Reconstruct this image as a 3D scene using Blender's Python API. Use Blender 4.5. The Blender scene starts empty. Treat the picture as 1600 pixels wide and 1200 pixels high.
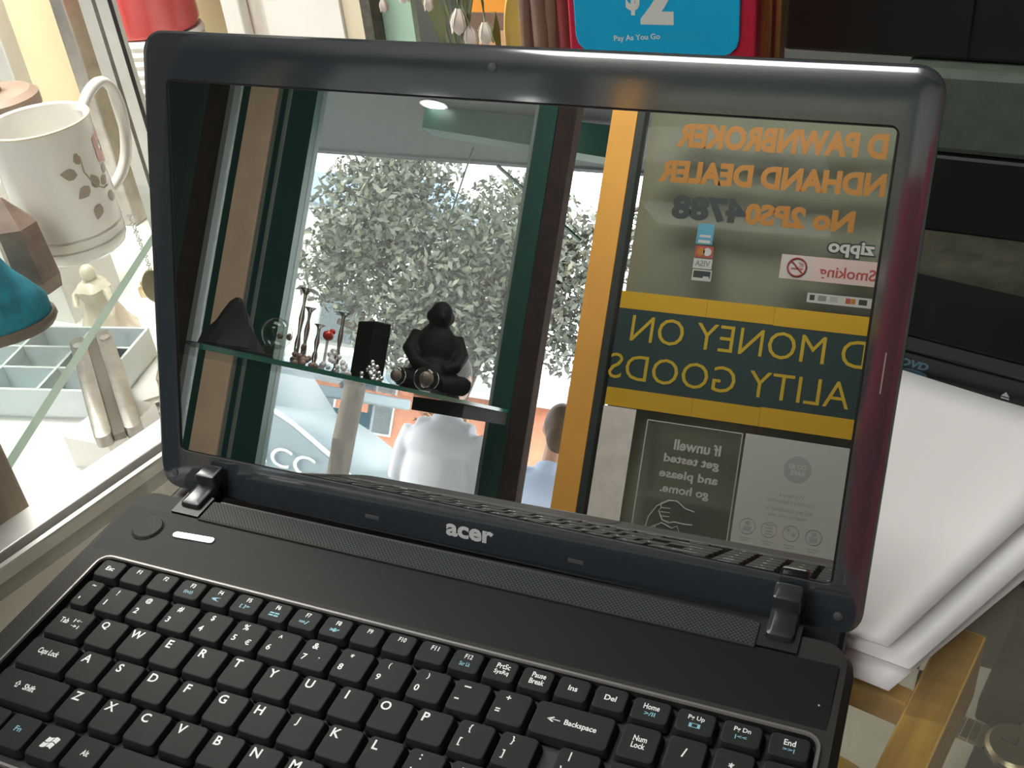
import bpy, bmesh, math, random
from mathutils import Matrix, Vector, Euler
random.seed(7)
S = 0.01                                    # everything below is authored in centimetres
scn = bpy.context.scene
COL = scn.collection
R = math.radians

# ------------------------------------------------------------------ camera
cam = bpy.data.cameras.new('camera'); camo = bpy.data.objects.new('camera', cam); COL.objects.link(camo)
cam.sensor_width = 36.0; cam.lens = 1676.49 * 36 / 1600; cam.clip_start = 0.01; cam.clip_end = 200
cx = Vector((0.92161, 0.37616, -0.09560)); cyd = Vector((0.14164, -0.55530, -0.81950)); cz = Vector((-0.36135, 0.74172, -0.56505))
m3 = Matrix((cx, -cyd, -cz)).transposed()
camo.matrix_world = Matrix.Translation(Vector((20.087, -34.909, 35.506)) * S) @ m3.to_4x4()
scn.camera = camo

# ------------------------------------------------------------------ sky, sun, exposure
w = bpy.data.worlds.new('world'); scn.world = w; w.use_nodes = True
wn = w.node_tree; bg = wn.nodes['Background']
bg.inputs['Color'].default_value = (0.93, 0.965, 1.0, 1); bg.inputs['Strength'].default_value = 9.0
sun = bpy.data.lights.new('sun', 'SUN'); sun.energy = 8.5; sun.angle = R(3); sun.color = (1, 0.95, 0.86)
suno = bpy.data.objects.new('sun', sun); COL.objects.link(suno); suno.rotation_euler = Vector((-0.78, 0.24, 0.56)).to_track_quat('Z', 'Y').to_euler(); suno.location = (0, -8, 6)
scn.view_settings.view_transform = 'Standard'; scn.view_settings.look = 'None'
scn.view_settings.gamma = 1; scn.view_settings.use_curve_mapping = False
scn.view_settings.exposure = 0.0

# ------------------------------------------------------------------ materials
MAT = {}
def mat(name, col, rough=0.5, metal=0.0, noise=0.0, nscale=40, bump=0.0, bscale=200, ior=1.5, emit=0, ecol=None, coat=0, col2=None, sss=0, aniso=None):
    m = bpy.data.materials.new(name); m.use_nodes = True; nt = m.node_tree; p = nt.nodes['Principled BSDF']
    p.inputs['Base Color'].default_value = (*col, 1); p.inputs['Roughness'].default_value = rough
    p.inputs['Metallic'].default_value = metal; p.inputs['IOR'].default_value = ior
    if coat: p.inputs['Coat Weight'].default_value = coat; p.inputs['Coat Roughness'].default_value = 0.05
    if emit: p.inputs['Emission Color'].default_value = (*(ecol or col), 1); p.inputs['Emission Strength'].default_value = emit
    if sss: p.inputs['Subsurface Weight'].default_value = sss; p.inputs['Subsurface Scale'].default_value = 0.01
    if noise or bump or col2:
        tc = nt.nodes.new('ShaderNodeTexCoord'); mp = nt.nodes.new('ShaderNodeMapping'); nt.links.new(tc.outputs['Object'], mp.inputs[0])
        if aniso: mp.inputs['Scale'].default_value = aniso
    if noise or col2:
        n = nt.nodes.new('ShaderNodeTexNoise'); n.inputs['Scale'].default_value = nscale; n.inputs['Detail'].default_value = 5; n.inputs['Roughness'].default_value = 0.6
        nt.links.new(mp.outputs[0], n.inputs['Vector'])
        r = nt.nodes.new('ShaderNodeValToRGB'); k = noise if noise else 0.0
        c2 = col2 or tuple(c * (1 - k) for c in col); c1 = tuple(min(1, c * (1 + k)) for c in col)
        r.color_ramp.elements[0].position = 0.32; r.color_ramp.elements[0].color = (*c2, 1)
        r.color_ramp.elements[1].position = 0.68; r.color_ramp.elements[1].color = (*c1, 1)
        nt.links.new(n.outputs['Fac'], r.inputs[0]); nt.links.new(r.outputs[0], p.inputs['Base Color'])
    if bump:
        n2 = nt.nodes.new('ShaderNodeTexNoise'); n2.inputs['Scale'].default_value = bscale; n2.inputs['Detail'].default_value = 3
        nt.links.new(mp.outputs[0], n2.inputs['Vector'])
        b = nt.nodes.new('ShaderNodeBump'); b.inputs['Strength'].default_value = bump; b.inputs['Distance'].default_value = 0.002
        nt.links.new(n2.outputs['Fac'], b.inputs['Height']); nt.links.new(b.outputs[0], p.inputs['Normal'])
    MAT[name] = m; return m
def glass_mat(name, tint=(0.95, 0.98, 0.97), refl=0.04, rough=0.0, haze=0.0, hazecol=(0.5, 0.55, 0.5)):
    """clear sheet: transmits through, mirrors a little by angle, optional diffuse haze for dust and painted-in glare"""
    m = bpy.data.materials.new(name); m.use_nodes = True; nt = m.node_tree; nt.nodes.clear()
    o = nt.nodes.new('ShaderNodeOutputMaterial'); t = nt.nodes.new('ShaderNodeBsdfTransparent'); t.inputs[0].default_value = (*tint, 1)
    g = nt.nodes.new('ShaderNodeBsdfGlossy'); g.inputs['Roughness'].default_value = rough
    lw = nt.nodes.new('ShaderNodeLayerWeight'); lw.inputs['Blend'].default_value = 0.5
    pw = nt.nodes.new('ShaderNodeMath'); pw.operation = 'POWER'; pw.inputs[1].default_value = 5.0; nt.links.new(lw.outputs['Facing'], pw.inputs[0])
    ml = nt.nodes.new('ShaderNodeMath'); ml.operation = 'MULTIPLY_ADD'; ml.inputs[1].default_value = 0.8 * min(1, refl * 25); ml.inputs[2].default_value = refl; nt.links.new(pw.outputs[0], ml.inputs[0])
    mx = nt.nodes.new('ShaderNodeMixShader'); nt.links.new(ml.outputs[0], mx.inputs[0]); nt.links.new(t.outputs[0], mx.inputs[1]); nt.links.new(g.outputs[0], mx.inputs[2])
    last = mx
    if haze:
        d = nt.nodes.new('ShaderNodeBsdfDiffuse'); d.inputs[0].default_value = (*hazecol, 1)
        tr = nt.nodes.new('ShaderNodeBsdfTranslucent'); tr.inputs[0].default_value = (*hazecol, 1)
        ad = nt.nodes.new('ShaderNodeMixShader'); nt.links.new(d.outputs[0], ad.inputs[1]); nt.links.new(tr.outputs[0], ad.inputs[2])
        m2 = nt.nodes.new('ShaderNodeMixShader'); m2.inputs[0].default_value = haze
        nt.links.new(mx.outputs[0], m2.inputs[1]); nt.links.new(ad.outputs[0], m2.inputs[2]); last = m2
    nt.links.new(last.outputs[0], o.inputs[0]); MAT[name] = m; return m

mat('deck', (0.036, 0.035, 0.034), 0.55, noise=0.12, nscale=900, bump=0.12, bscale=2500, ior=1.22)
mat('deck_smooth', (0.011, 0.0108, 0.0106), 0.5, ior=1.22)
mat('well', (0.006, 0.006, 0.006), 0.5)
mat('key', (0.020, 0.0225, 0.022), 0.5, bump=0.05, bscale=3000, ior=1.2)
mat('legend', (0.75, 0.76, 0.76), 0.5)
mat('legend_blue', (0.20, 0.45, 0.56), 0.5)
mat('bezel', (0.036, 0.045, 0.054), 0.08, ior=2.5, bump=0.05, bscale=12)
mat('lid_shell', (0.02, 0.021, 0.022), 0.25)
mat('screen', (0.585, 0.585, 0.575), 0.0, metal=1.0)
_m = MAT['screen']; _nt = _m.node_tree; _p = _nt.nodes['Principled BSDF']; _d = _nt.nodes.new('ShaderNodeBsdfDiffuse'); _d.inputs[0].default_value = (0.46, 0.49, 0.47, 1)
_x = _nt.nodes.new('ShaderNodeMixShader'); _x.inputs[0].default_value = 0.015
_nt.links.new(_p.outputs[0], _x.inputs[1]); _nt.links.new(_d.outputs[0], _x.inputs[2]); _nt.links.new(_x.outputs[0], _nt.nodes['Material Output'].inputs[0])
mat('black', (0.006, 0.006, 0.006), 0.45)
mat('black_gloss', (0.006, 0.007, 0.007), 0.12)
mat('rubber', (0.07, 0.07, 0.075), 0.6)
mat('chrome', (0.75, 0.76, 0.76), 0.12, metal=1)
mat('silver', (0.55, 0.56, 0.56), 0.3, metal=1)
mat('rim', (0.17, 0.165, 0.16), 0.4, metal=0.5)
mat('hinge', (0.035, 0.04, 0.042), 0.25, metal=0.3)
mat('logo', (0.72, 0.72, 0.72), 0.3, metal=0.2)
mat('aluminium', (0.62, 0.62, 0.59), 0.35, metal=0.35, noise=0.04, nscale=60)
mat('groove', (0.09, 0.085, 0.07), 0.7, noise=0.3, nscale=120)
mat('white_paint', (0.82, 0.81, 0.78), 0.5, noise=0.03, nscale=15)
mat('cream', (0.78, 0.70, 0.46), 0.6, noise=0.10, nscale=4)
mat('cream_wall', (0.74, 0.66, 0.50), 0.6, noise=0.05, nscale=6)
mat('mauve_wall', (0.40, 0.30, 0.27), 0.6, noise=0.08, nscale=6)
mat('beige_board', (0.80, 0.75, 0.67), 0.55, noise=0.12, nscale=14)
mat('dark_wall', (0.11, 0.12, 0.11), 0.7)
mat('porcelain', (0.80, 0.79, 0.74), 0.14, coat=0.5)
mat('porcelain_cream', (0.76, 0.69, 0.56), 0.2, noise=0.10, nscale=30)
mat('leaf_print', (0.36, 0.31, 0.24), 0.3)
mat('gold_line', (0.45, 0.36, 0.2), 0.35)
mat('petal_print', (0.68, 0.40, 0.36), 0.3)
mat('teal_suede', (0.015, 0.175, 0.24), 0.9, noise=0.35, nscale=60, bump=0.5, bscale=900)
mat('teal_grey', (0.10, 0.21, 0.20), 0.6, noise=0.2, nscale=40)
mat('brown_sole', (0.13, 0.10, 0.08), 0.7)
mat('stone_brown', (0.27, 0.19, 0.15), 0.45, noise=0.35, nscale=30)
mat('brown_clay', (0.30, 0.22, 0.17), 0.55, noise=0.15, nscale=20)
mat('tray_plastic', (0.70, 0.76, 0.78), 0.4)
mat('steel_tool', (0.42, 0.40, 0.37), 0.35, metal=0.75, noise=0.15, nscale=50)
mat('tool_dark', (0.20, 0.18, 0.16), 0.45, metal=0.5)
mat('gold', (0.75, 0.60, 0.30), 0.25, metal=1)
mat('brass_pale', (0.72, 0.62, 0.42), 0.3, metal=1)
mat('red_plastic', (0.72, 0.09, 0.09), 0.25, coat=0.4)
mat('red_card', (0.60, 0.02, 0.06), 0.4)
mat('red_dark', (0.22, 0.03, 0.03), 0.5)
mat('blue_card', (0.0, 0.50, 0.90), 0.5)
mat('cyan_print', (0.03, 0.52, 0.85), 0.4)
mat('white_print', (0.85, 0.86, 0.84), 0.5)
mat('wood_orange', (0.36, 0.17, 0.05), 0.5, noise=0.3, nscale=30, aniso=(6, 6, 0.6))
mat('wood_frame', (0.82, 0.47, 0.07), 0.45, noise=0.22, nscale=25, aniso=(5, 0.6, 5))
mat('wood_brown', (0.30, 0.23, 0.17), 0.5, noise=0.12, nscale=30, aniso=(6, 6, 0.5))
mat('paper', (0.80, 0.79, 0.79), 0.7)
mat('paper_warm', (0.72, 0.69, 0.60), 0.7, noise=0.1, nscale=12)
mat('device_grey', (0.085, 0.11, 0.085), 0.5, noise=0.15, nscale=80)
mat('device_dark', (0.016, 0.021, 0.021), 0.4)
mat('olive_mat', (0.050, 0.049, 0.032), 0.95, noise=0.45, nscale=45, bump=0.6, bscale=700)
mat('dvd_blue', (0.10, 0.22, 0.30), 0.4)
mat('white_flower', (0.78, 0.72, 0.66), 0.6)
mat('green_stem', (0.28, 0.33, 0.18), 0.6)
mat('orange', (0.85, 0.33, 0.03), 0.5, noise=0.12, nscale=20)
mat('peach', (0.72, 0.42, 0.25), 0.5)
mat('mustard', (0.62, 0.42, 0.10), 0.45)
mat('brown_cloth', (0.24, 0.15, 0.11), 0.8, noise=0.2, nscale=30)
mat('black_velvet', (0.010, 0.011, 0.009), 0.85)
mat('case_board', (0.07, 0.065, 0.05), 0.6, noise=0.2, nscale=18)
mat('floor', (0.13, 0.12, 0.11), 0.5, noise=0.2, nscale=4)
mat('ceiling', (0.70, 0.70, 0.67), 0.8)
mat('wall_paint', (0.42, 0.42, 0.39), 0.8, noise=0.04, nscale=3)
mat('green_frame', (0.010, 0.058, 0.042), 0.35)
mat('green_dull', (0.030, 0.060, 0.046), 0.5)
mat('grey_frame', (0.20, 0.23, 0.21), 0.5)
mat('brown_jamb', (0.040, 0.030, 0.025), 0.95, ior=1.15, noise=0.2, nscale=20)
mat('yellow_paint', (0.86, 0.42, 0.07), 0.5, noise=0.06, nscale=6)
mat('yellow_paint_shaded', (0.78, 0.58, 0.40), 0.5, noise=0.1, nscale=6)  # yellow post paint with shade put into the colour
mat('sign_yellow', (0.60, 0.35, 0.002), 0.5)
mat('sign_green', (0.008, 0.036, 0.035), 0.4)
mat('sign_letter', (0.55, 0.38, 0.01), 0.5)
mat('vinyl_orange', (0.38, 0.155, 0.008), 0.5)
mat('vinyl_dark', (0.02, 0.03, 0.028), 0.5)
mat('sticker_pink', (0.60, 0.46, 0.42), 0.5)
mat('sticker_red', (0.36, 0.06, 0.05), 0.5)
mat('sticker_blue', (0.08, 0.30, 0.42), 0.5)
mat('poster', (0.50, 0.50, 0.46), 0.6)
mat('poster_ink', (0.20, 0.22, 0.21), 0.6)
mat('poster_grey', (0.36, 0.37, 0.35), 0.6)
mat('blind', (0.25, 0.25, 0.19), 0.7, noise=0.10, nscale=1.5)
mat('soffit', (0.05, 0.058, 0.056), 0.7)
mat('lamp_glow', (1, 1, 0.97), 0.5, emit=14)
mat('tube_glow', (1, 1, 0.97), 0.5, emit=6)
mat('pavement', (0.58, 0.56, 0.52), 0.8, noise=0.1, nscale=3)
mat('road', (0.20, 0.20, 0.20), 0.9, noise=0.15, nscale=6)
mat('bark', (0.085, 0.07, 0.055), 0.9, noise=0.35, nscale=12, aniso=(4, 4, 1))
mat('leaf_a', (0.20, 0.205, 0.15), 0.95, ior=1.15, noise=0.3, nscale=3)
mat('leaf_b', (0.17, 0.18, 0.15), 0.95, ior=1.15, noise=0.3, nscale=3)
mat('leaf_brown', (0.34, 0.17, 0.06), 0.6, noise=0.3, nscale=3)
mat('brick', (0.42, 0.17, 0.10), 0.85, noise=0.18, nscale=4)
mat('roof_grey', (0.20, 0.20, 0.20), 0.8)
mat('house_white', (0.55, 0.55, 0.53), 0.8, noise=0.08, nscale=0.8)
mat('house_blue', (0.25, 0.34, 0.45), 0.8)
mat('pane', (0.06, 0.08, 0.09), 0.1)
mat('car_paint', (0.16, 0.21, 0.24), 0.35)
mat('car_trim', (0.50, 0.54, 0.56), 0.2, metal=0.6)
mat('tyre', (0.02, 0.02, 0.02), 0.8)
mat('shelter_blue', (0.27, 0.36, 0.42), 0.4)
mat('shirt_white', (0.55, 0.56, 0.64), 0.8, bump=0.3, bscale=30)
mat('shirt_blue', (0.50, 0.60, 0.80), 0.8, noise=0.12, nscale=120, aniso=(8, 8, 0.2))
mat('trousers', (0.07, 0.08, 0.10), 0.9)
mat('skin', (0.50, 0.29, 0.20), 0.5, sss=0.1)
mat('hair', (0.085, 0.05, 0.03), 0.6, noise=0.4, nscale=60, aniso=(6, 6, 1))
mat('hair_dark', (0.02, 0.017, 0.015), 0.6)
mat('red_cloth', (0.50, 0.012, 0.05), 0.8, bump=0.3, bscale=20)
mat('crystal', (0.75, 0.77, 0.76), 0.06, metal=0.0, ior=1.6, coat=1)
mat('figurine_black', (0.010, 0.012, 0.011), 0.6, ior=1.2)
mat('red_glass', (0.55, 0.04, 0.03), 0.15)
mat('bench_slat', (0.25, 0.19, 0.13), 0.7)
glass_mat('glass_clear', (0.955, 0.975, 0.965), 0.038)
glass_mat('glass_counter', (0.955, 0.965, 0.945), 0.044, haze=0.13, hazecol=(0.62, 0.60, 0.52))  # haze is dust plus glare on the glass put into the colour
glass_mat('glass_sign', (0.95, 0.97, 0.95), 0.006)
glass_mat('glass_window', (0.86, 0.875, 0.86), 0.02, haze=0.07, hazecol=(0.66, 0.68, 0.64))  # room reflections on the pane put into the haze colour
mat('glass_edge', (0.10, 0.42, 0.30), 0.15)
mat('glass_edge_pale', (0.42, 0.62, 0.50), 0.2)
mat('glass_edge_dark', (0.012, 0.16, 0.115), 0.15)
glass_mat('glass_ball', (0.82, 0.85, 0.83), 0.05)

# perforated grille: fine dots in the plastic
def dotted(name, base, dot, scale):
    m = mat(name, base, 0.55, ior=1.22); nt = m.node_tree; p = nt.nodes['Principled BSDF']
    tc = nt.nodes.new('ShaderNodeTexCoord'); v = nt.nodes.new('ShaderNodeTexVoronoi'); v.inputs['Scale'].default_value = scale; v.inputs['Randomness'].default_value = 0.0
    mp = nt.nodes.new('ShaderNodeMapping'); mp.inputs['Rotation'].default_value = (0, 0, R(45)); mp.inputs['Scale'].default_value = (1, 1, 0.0)
    nt.links.new(tc.outputs['Object'], mp.inputs[0]); nt.links.new(mp.outputs[0], v.inputs['Vector'])
    r = nt.nodes.new('ShaderNodeValToRGB'); r.color_ramp.elements[0].position = 0.30; r.color_ramp.elements[0].color = (*dot, 1); r.color_ramp.elements[1].position = 0.42; r.color_ramp.elements[1].color = (*base, 1)
    nt.links.new(v.outputs['Distance'], r.inputs[0]); nt.links.new(r.outputs[0], p.inputs['Base Color'])
dotted('grille', (0.020, 0.024, 0.023), (0.06, 0.068, 0.064), 700)
dotted('deck_texture', (0.040, 0.039, 0.037), (0.022, 0.021, 0.020), 1100)

# ------------------------------------------------------------------ mesh tools (centimetres)
I4 = Matrix.Identity(4)
def T(x=0, y=0, z=0): return Matrix.Translation((x, y, z))
def RX(a): return Matrix.Rotation(R(a), 4, 'X')
def RY(a): return Matrix.Rotation(R(a), 4, 'Y')
def RZ(a): return Matrix.Rotation(R(a), 4, 'Z')
def SC(x, y, z): return Matrix.Diagonal((x, y, z, 1))
class B:
    def __init__(s): s.v = []; s.f = []
    def add(s, v, f, M=None):
        n = len(s.v)
        s.v += [(M @ Vector(p)) if M is not None else Vector(p) for p in v]
        s.f += [tuple(i + n for i in q) for q in f]; return s
    def loft(s, rings, M=None, cap0=True, cap1=True, closed=True):
        n = len(rings[0]); v = [p for r in rings for p in r]; f = []
        for k in range(len(rings) - 1):
            for i in range(n if closed else n - 1):
                j = (i + 1) % n; f.append((k * n + i, k * n + j, (k + 1) * n + j, (k + 1) * n + i))
        if cap0: f.append(tuple(range(n - 1, -1, -1)))
        if cap1: f.append(tuple((len(rings) - 1) * n + i for i in range(n)))
        return s.add(v, f, M)
    def box(s, x0, x1, y0, y1, z0, z1, M=None, bev=0.0):
        x0, x1 = min(x0, x1), max(x0, x1); y0, y1 = min(y0, y1), max(y0, y1); z0, z1 = min(z0, z1), max(z0, z1)
        if not bev:
            return s.loft([[(x0, y0, z), (x1, y0, z), (x1, y1, z), (x0, y1, z)] for z in (z0, z1)], M)
        return s.slab(x1 - x0, y1 - y0, bev, z0, z1, bev, (M or I4) @ T((x0 + x1) / 2, (y0 + y1) / 2, 0), both=True)
    def slab(s, w, h, r, z0, z1, bev, M=None, both=False, n=3, draft=0.0):
        def ring(ins, z): return [(x, y, z) for x, y in rr(w - 2 * ins, h - 2 * ins, max(r - ins * 0.6, 0.02), n)]
        rings = [ring(bev, z0), ring(0.3 * bev, z0 + 0.3 * bev), ring(0, z0 + bev)] if both else [ring(-draft, z0)]
        rings += [ring(0, z1 - bev), ring(0.3 * bev, z1 - 0.3 * bev), ring(bev, z1)]
        return s.loft(rings, M)
    def prism(s, pts, z0, z1, M=None):
        return s.loft([[(x, y, z0) for x, y in pts], [(x, y, z1) for x, y in pts]], M)
    def lathe(s, prof, seg=28, M=None, caps=True):
        return s.loft([[(r * math.cos(2 * math.pi * i / seg), r * math.sin(2 * math.pi * i / seg), z) for i in range(seg)] for r, z in prof], M, caps, caps)
    def ball(s, rx, ry, rz, M=None, seg=16, rg=10):
        pr = [(max(math.sin(math.pi * k / rg), 0.01), -math.cos(math.pi * k / rg)) for k in range(rg + 1)]
        return s.lathe(pr, seg, (M or I4) @ SC(rx, ry, rz))
    def tube(s, pts, r, seg=8, M=None, closed=False):
        pts = [Vector(p) for p in pts]; rad = r if isinstance(r, (list, tuple)) else [r] * len(pts); rings = []
        up = Vector((0, 0, 1))
        for i, p in enumerate(pts):
            if closed: d = pts[(i + 1) % len(pts)] - pts[i - 1]
            else: d = pts[min(i + 1, len(pts) - 1)] - pts[max(i - 1, 0)]
            d.normalize(); a = d.cross(up)
            if a.length < 1e-3: a = d.cross(Vector((0, 1, 0)))
            a.normalize(); b = d.cross(a); up = -b if False else up
            rings.append([p + (a * math.cos(2 * math.pi * k / seg) + b * math.sin(2 * math.pi * k / seg)) * rad[i] for k in range(seg)])
        if closed: rings.append(rings[0]); return s.loft(rings, M, False, False)
        return s.loft(rings, M)
    def mesh(s, name, m, smooth=False):
        me = bpy.data.meshes.new(name); me.from_pydata([p * S for p in s.v], [], s.f)
        me.materials.append(MAT[m] if isinstance(m, str) else m)
        bm = bmesh.new(); bm.from_mesh(me); bmesh.ops.recalc_face_normals(bm, faces=bm.faces)
        if smooth:
            for f in bm.faces: f.smooth = True
        bm.to_mesh(me); bm.free()
        if smooth:
            try: me.set_sharp_from_angle(angle=R(smooth if smooth is not True else 40))
            except Exception: pass
        me.update(); return me
    def done(s, name, m, parent=None, smooth=False, M=None, rel=False):
        return link(name, s.mesh(name, m, smooth), parent, M, rel)
def rr(w, h, r, n=3):
    r = min(r, w / 2 - 1e-3, h / 2 - 1e-3); pts = []
    for qx, qy, a0 in ((1, 1, 0), (-1, 1, 90), (-1, -1, 180), (1, -1, 270)):
        for k in range(n + 1):
            a = R(a0 + 90 * k / n); pts.append((qx * (w / 2 - r) + r * math.cos(a), qy * (h / 2 - r) + r * math.sin(a)))
    return pts
def mcm(M):
    M = M.copy(); M.translation = M.translation * S; return M
def link(name, me, parent=None, M=None, rel=False):
    """M in centimetres; rel=False: vertices/M are world coordinates even under an unrotated parent"""
    o = bpy.data.objects.new(name, me); COL.objects.link(o)
    if M is not None: o.matrix_local = mcm(M)
    if parent is not None:
        o.parent = parent
        if not rel: o.location = o.location - world_loc(parent)
    return o
def world_loc(o):
    v = o.location.copy()
    while o.parent: o = o.parent; v = v + o.location
    return v
def tag(o, label, cat, group=None):
    o['label'] = label; o['category'] = cat
    if group: o['group'] = group
    return o
def struct(o): o['kind'] = 'structure'; return o
def stuff(o): o['kind'] = 'stuff'; return o
def thing(name, label, cat, x, y, z, rz=0, group=None):
    o = bpy.data.objects.new(name, None); COL.objects.link(o); o.empty_display_size = 0.05
    o.location = (x * S, y * S, z * S); o.rotation_euler = (0, 0, R(rz)); return tag(o, label, cat, group)
TXT = {}
def text(s, m, name, parent, M, w=None, h=None, bold=0.0, depth=0.02, anchor='c', rel=True, shear=0.0):
    """flat lettering; M maps text plane (x right, y up, z out) to parent space; w/h in cm"""
    key = (s, bold, shear)
    if key not in TXT:
        c = bpy.data.curves.new('text', 'FONT'); c.body = s; c.size = 1; c.offset = bold; c.shear = shear; c.resolution_u = 3; c.extrude = 0.0
        o = bpy.data.objects.new('text', c); COL.objects.link(o); dg = bpy.context.evaluated_depsgraph_get()
        me = bpy.data.meshes.new_from_object(o.evaluated_get(dg)); bpy.data.objects.remove(o); bpy.data.curves.remove(c)
        V = [tuple(v.co) for v in me.vertices]; F = [tuple(p.vertices) for p in me.polygons]; bpy.data.meshes.remove(me)
        TXT[key] = (V, F)
    V, F = TXT[key]
    xs = [v[0] for v in V]; ys = [v[1] for v in V]; W = max(xs) - min(xs); H = max(ys) - min(ys)
    sx = (w / W) if w else (h / H); sy = (h / H) if h else sx
    ox = (min(xs) + max(xs)) / 2 if anchor == 'c' else (min(xs) if anchor == 'l' else max(xs)); oy = (min(ys) + max(ys)) / 2
    b = B(); b.add([((x - ox) * sx, (y - oy) * sy, depth) for x, y, z in V], F)
    me = bpy.data.meshes.new(name); me.from_pydata([p * S for p in b.v], [], b.f); me.materials.append(MAT[m])
    return link(name, me, parent, M, rel)
FRONT = Matrix(((1, 0, 0, 0), (0, 0, -1, 0), (0, 1, 0, 0), (0, 0, 0, 1)))      # faces -y (towards the viewer)
BACK = Matrix(((-1, 0, 0, 0), (0, 0, 1, 0), (0, 1, 0, 0), (0, 0, 0, 1)))       # faces +y (into the shop from the street side)

# ================================================================== the shop: room shell
CR = -13.4                                    # the counter stands a little askew to the laptop
FL = -98.0; CE = 172.0
struct(B().box(-330, 230, -310, 170, FL - 4, FL).done('floor', 'floor'))
struct(B().box(-330, 230, -310, 170, CE, CE + 4).done('ceiling', 'ceiling'))
struct(B().box(-330, 230, 165, 170, FL, CE).done('wall_back', 'wall_paint'))
struct(B().box(-334, -330, -310, 170, FL, CE).done('wall_left', 'green_dull'))
struct(B().box(226, 230, -310, 165, FL, CE).done('wall_right', 'wall_paint'))
# street front, seen in the screen
wf = struct(B().box(-330, 230, -318, -310, 160, CE).done('wall_front', 'green_frame'))
B().box(30, 230, -316, -310, FL, 160).done('side_panel', 'wall_paint', wf)
B().box(-330, -205.5, -316, -310, FL, -52).done('sill_panel', 'green_frame', wf)
B().box(-205.5, -113, -316, -310, FL, -52).done('sill_panel', 'green_frame', wf)
B().box(-330, -262, -316, -310, -52, 160).done('end_panel', 'green_dull', wf)
def post(x0, x1, m, y0=-316, y1=-306, z0=FL, z1=160, name='post', bev=0.8, lean=0.0):
    return B().loft([[(x + dx, y, z) for x, y in ((x0, y0), (x1, y0), (x1, y1), (x0, y1))] for z, dx in ((z0, lean), (z1, 0.0))]).done(name, m, wf)
post(-115.2, -107.5, 'green_frame', y1=-308.6); post(-115.6, -114.6, 'grey_frame', y1=-307.8, name='trim_strip')
post(-107.2, -100.4, 'brown_jamb', y1=-309.0, name='door_jamb')
post(-222, -206.5, 'green_frame', y1=-308.6)
post(-219.0, -217.6, 'grey_frame', y1=-307.8, name='trim_strip'); post(-223.6, -222.2, 'grey_frame', y1=-308.6, name='trim_strip')
post(-237, -224.5, 'yellow_paint_shaded', y1=-308.5, name='painted_column')
post(-240.5, -237.5, 'green_frame', y1=-308.6); post(-247, -244.6, 'grey_frame', y1=-308.6, name='trim_strip')
post(-257, -247.2, 'brown_jamb', y1=-309.2); post(-262, -257.2, 'green_dull', y1=-309.2)
post(-87.2, -78.2, 'yellow_paint', y1=-308.5, name='door_post', lean=0)
post(-78.0, -75.6, 'vinyl_dark', y1=-309.2, name='door_post_seal')
post(26, 31, 'green_frame', y1=-309.2)
struct(B().box(-206.5, -115.4, -313, -312.4, -52, 160).done('window_1', 'glass_window'))
struct(B().box(-244.5, -240.6, -313, -312.4, -52, 160).done('window_2', 'glass_window'))
w3 = struct(B().box(-75.6, 26, -312.2, -311.6, FL + 8, 160).done('window_3', 'glass_sign'))
B().box(-75.6, 26, -318, -312, FL, FL + 8).done('bottom_rail', 'green_frame', w3)
B().box(-75.6, 26, -322, -320, FL + 8, 160).done('blind', 'blind', w3)
B().box(-74.5, -63, -311.5, -310.6, FL + 8, 19).done('reflection_strip', 'beige_board', w3)  # beige strip standing in for a reflection in the glass

# unseen ceiling panels added to light the room
def added_troffer(x, y, wdt, dep, power, label, zt=CE):
    t = thing('added_ceiling_light', label, 'light', x, y, zt - 4, 0, 'added ceiling lights')
    B().box(-wdt / 2 - 2, wdt / 2 + 2, -dep / 2 - 2, dep / 2 + 2, 1, 4).done('housing', 'white_paint', t, rel=True)
    B().box(-wdt / 2, wdt / 2, -dep / 2, dep / 2, 0, 1).done('diffuser', 'tube_glow', t, rel=True)
    l = bpy.data.lights.new('fill_panel_light', 'AREA'); l.shape = 'RECTANGLE'; l.size = wdt * S; l.size_y = dep * S; l.energy = power; l.color = (1, 0.985, 0.95)
    o = bpy.data.objects.new('fill_panel_light', l); COL.objects.link(o); o.parent = t; o.location = (0, 0, -0.012)
added_troffer(-95, 40, 120, 60, 8, 'added white ceiling light panel above the lit display case')
added_troffer(-90, -120, 120, 60, 5, 'added white ceiling light panel between the counter and the street window')
added_troffer(-40, -245, 120, 40, 16, 'added white ceiling light panel close to the street window')  # added to brighten the yellow post by the window

# ================================================================== the counter under the laptop
CM = Matrix.Rotation(R(CR), 4, 'Z')
ct = thing('glass_counter', 'glass topped shop counter with aluminium edge strip under the laptop', 'counter', -4, 0, FL, CR)
# local frame: origin (-4,0), rotated by CR, z from the floor
h0 = -3.0 - FL
XL = -21.87
B().box(XL + 3.0, 74, -42, 53, h0 - 0.8, h0).done('glass_top', 'glass_counter', ct, rel=True)
B().box(XL, XL + 2.2, -60, 54, h0 - 2.0, h0 + 0.25, bev=0.12).done('edge_strip', 'aluminium', ct, rel=True)
B().box(XL + 2.2, XL + 2.85, -60, 54, h0 - 2.0, h0 - 0.35).done('edge_groove', 'groove', ct, rel=True)
B().box(XL + 2.85, XL + 3.2, -60, 54, h0 - 0.8, h0 + 0.12).done('edge_trim', 'aluminium', ct, rel=True)
B().box(XL + 3.0, 6, -42, 53, h0 - 18, h0 - 17).done('inner_shelf', 'beige_board', ct, rel=True)  # paler left half: glare on the glass put into the board colour
B().box(6, 74, -42, 53, h0 - 18, h0 - 17).done('inner_shelf', 'case_board', ct, rel=True)
B().box(XL + 0.3, XL + 1.7, -60, 54, 0, h0 - 2).done('side_panel', 'white_paint', ct, rel=True)
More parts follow.
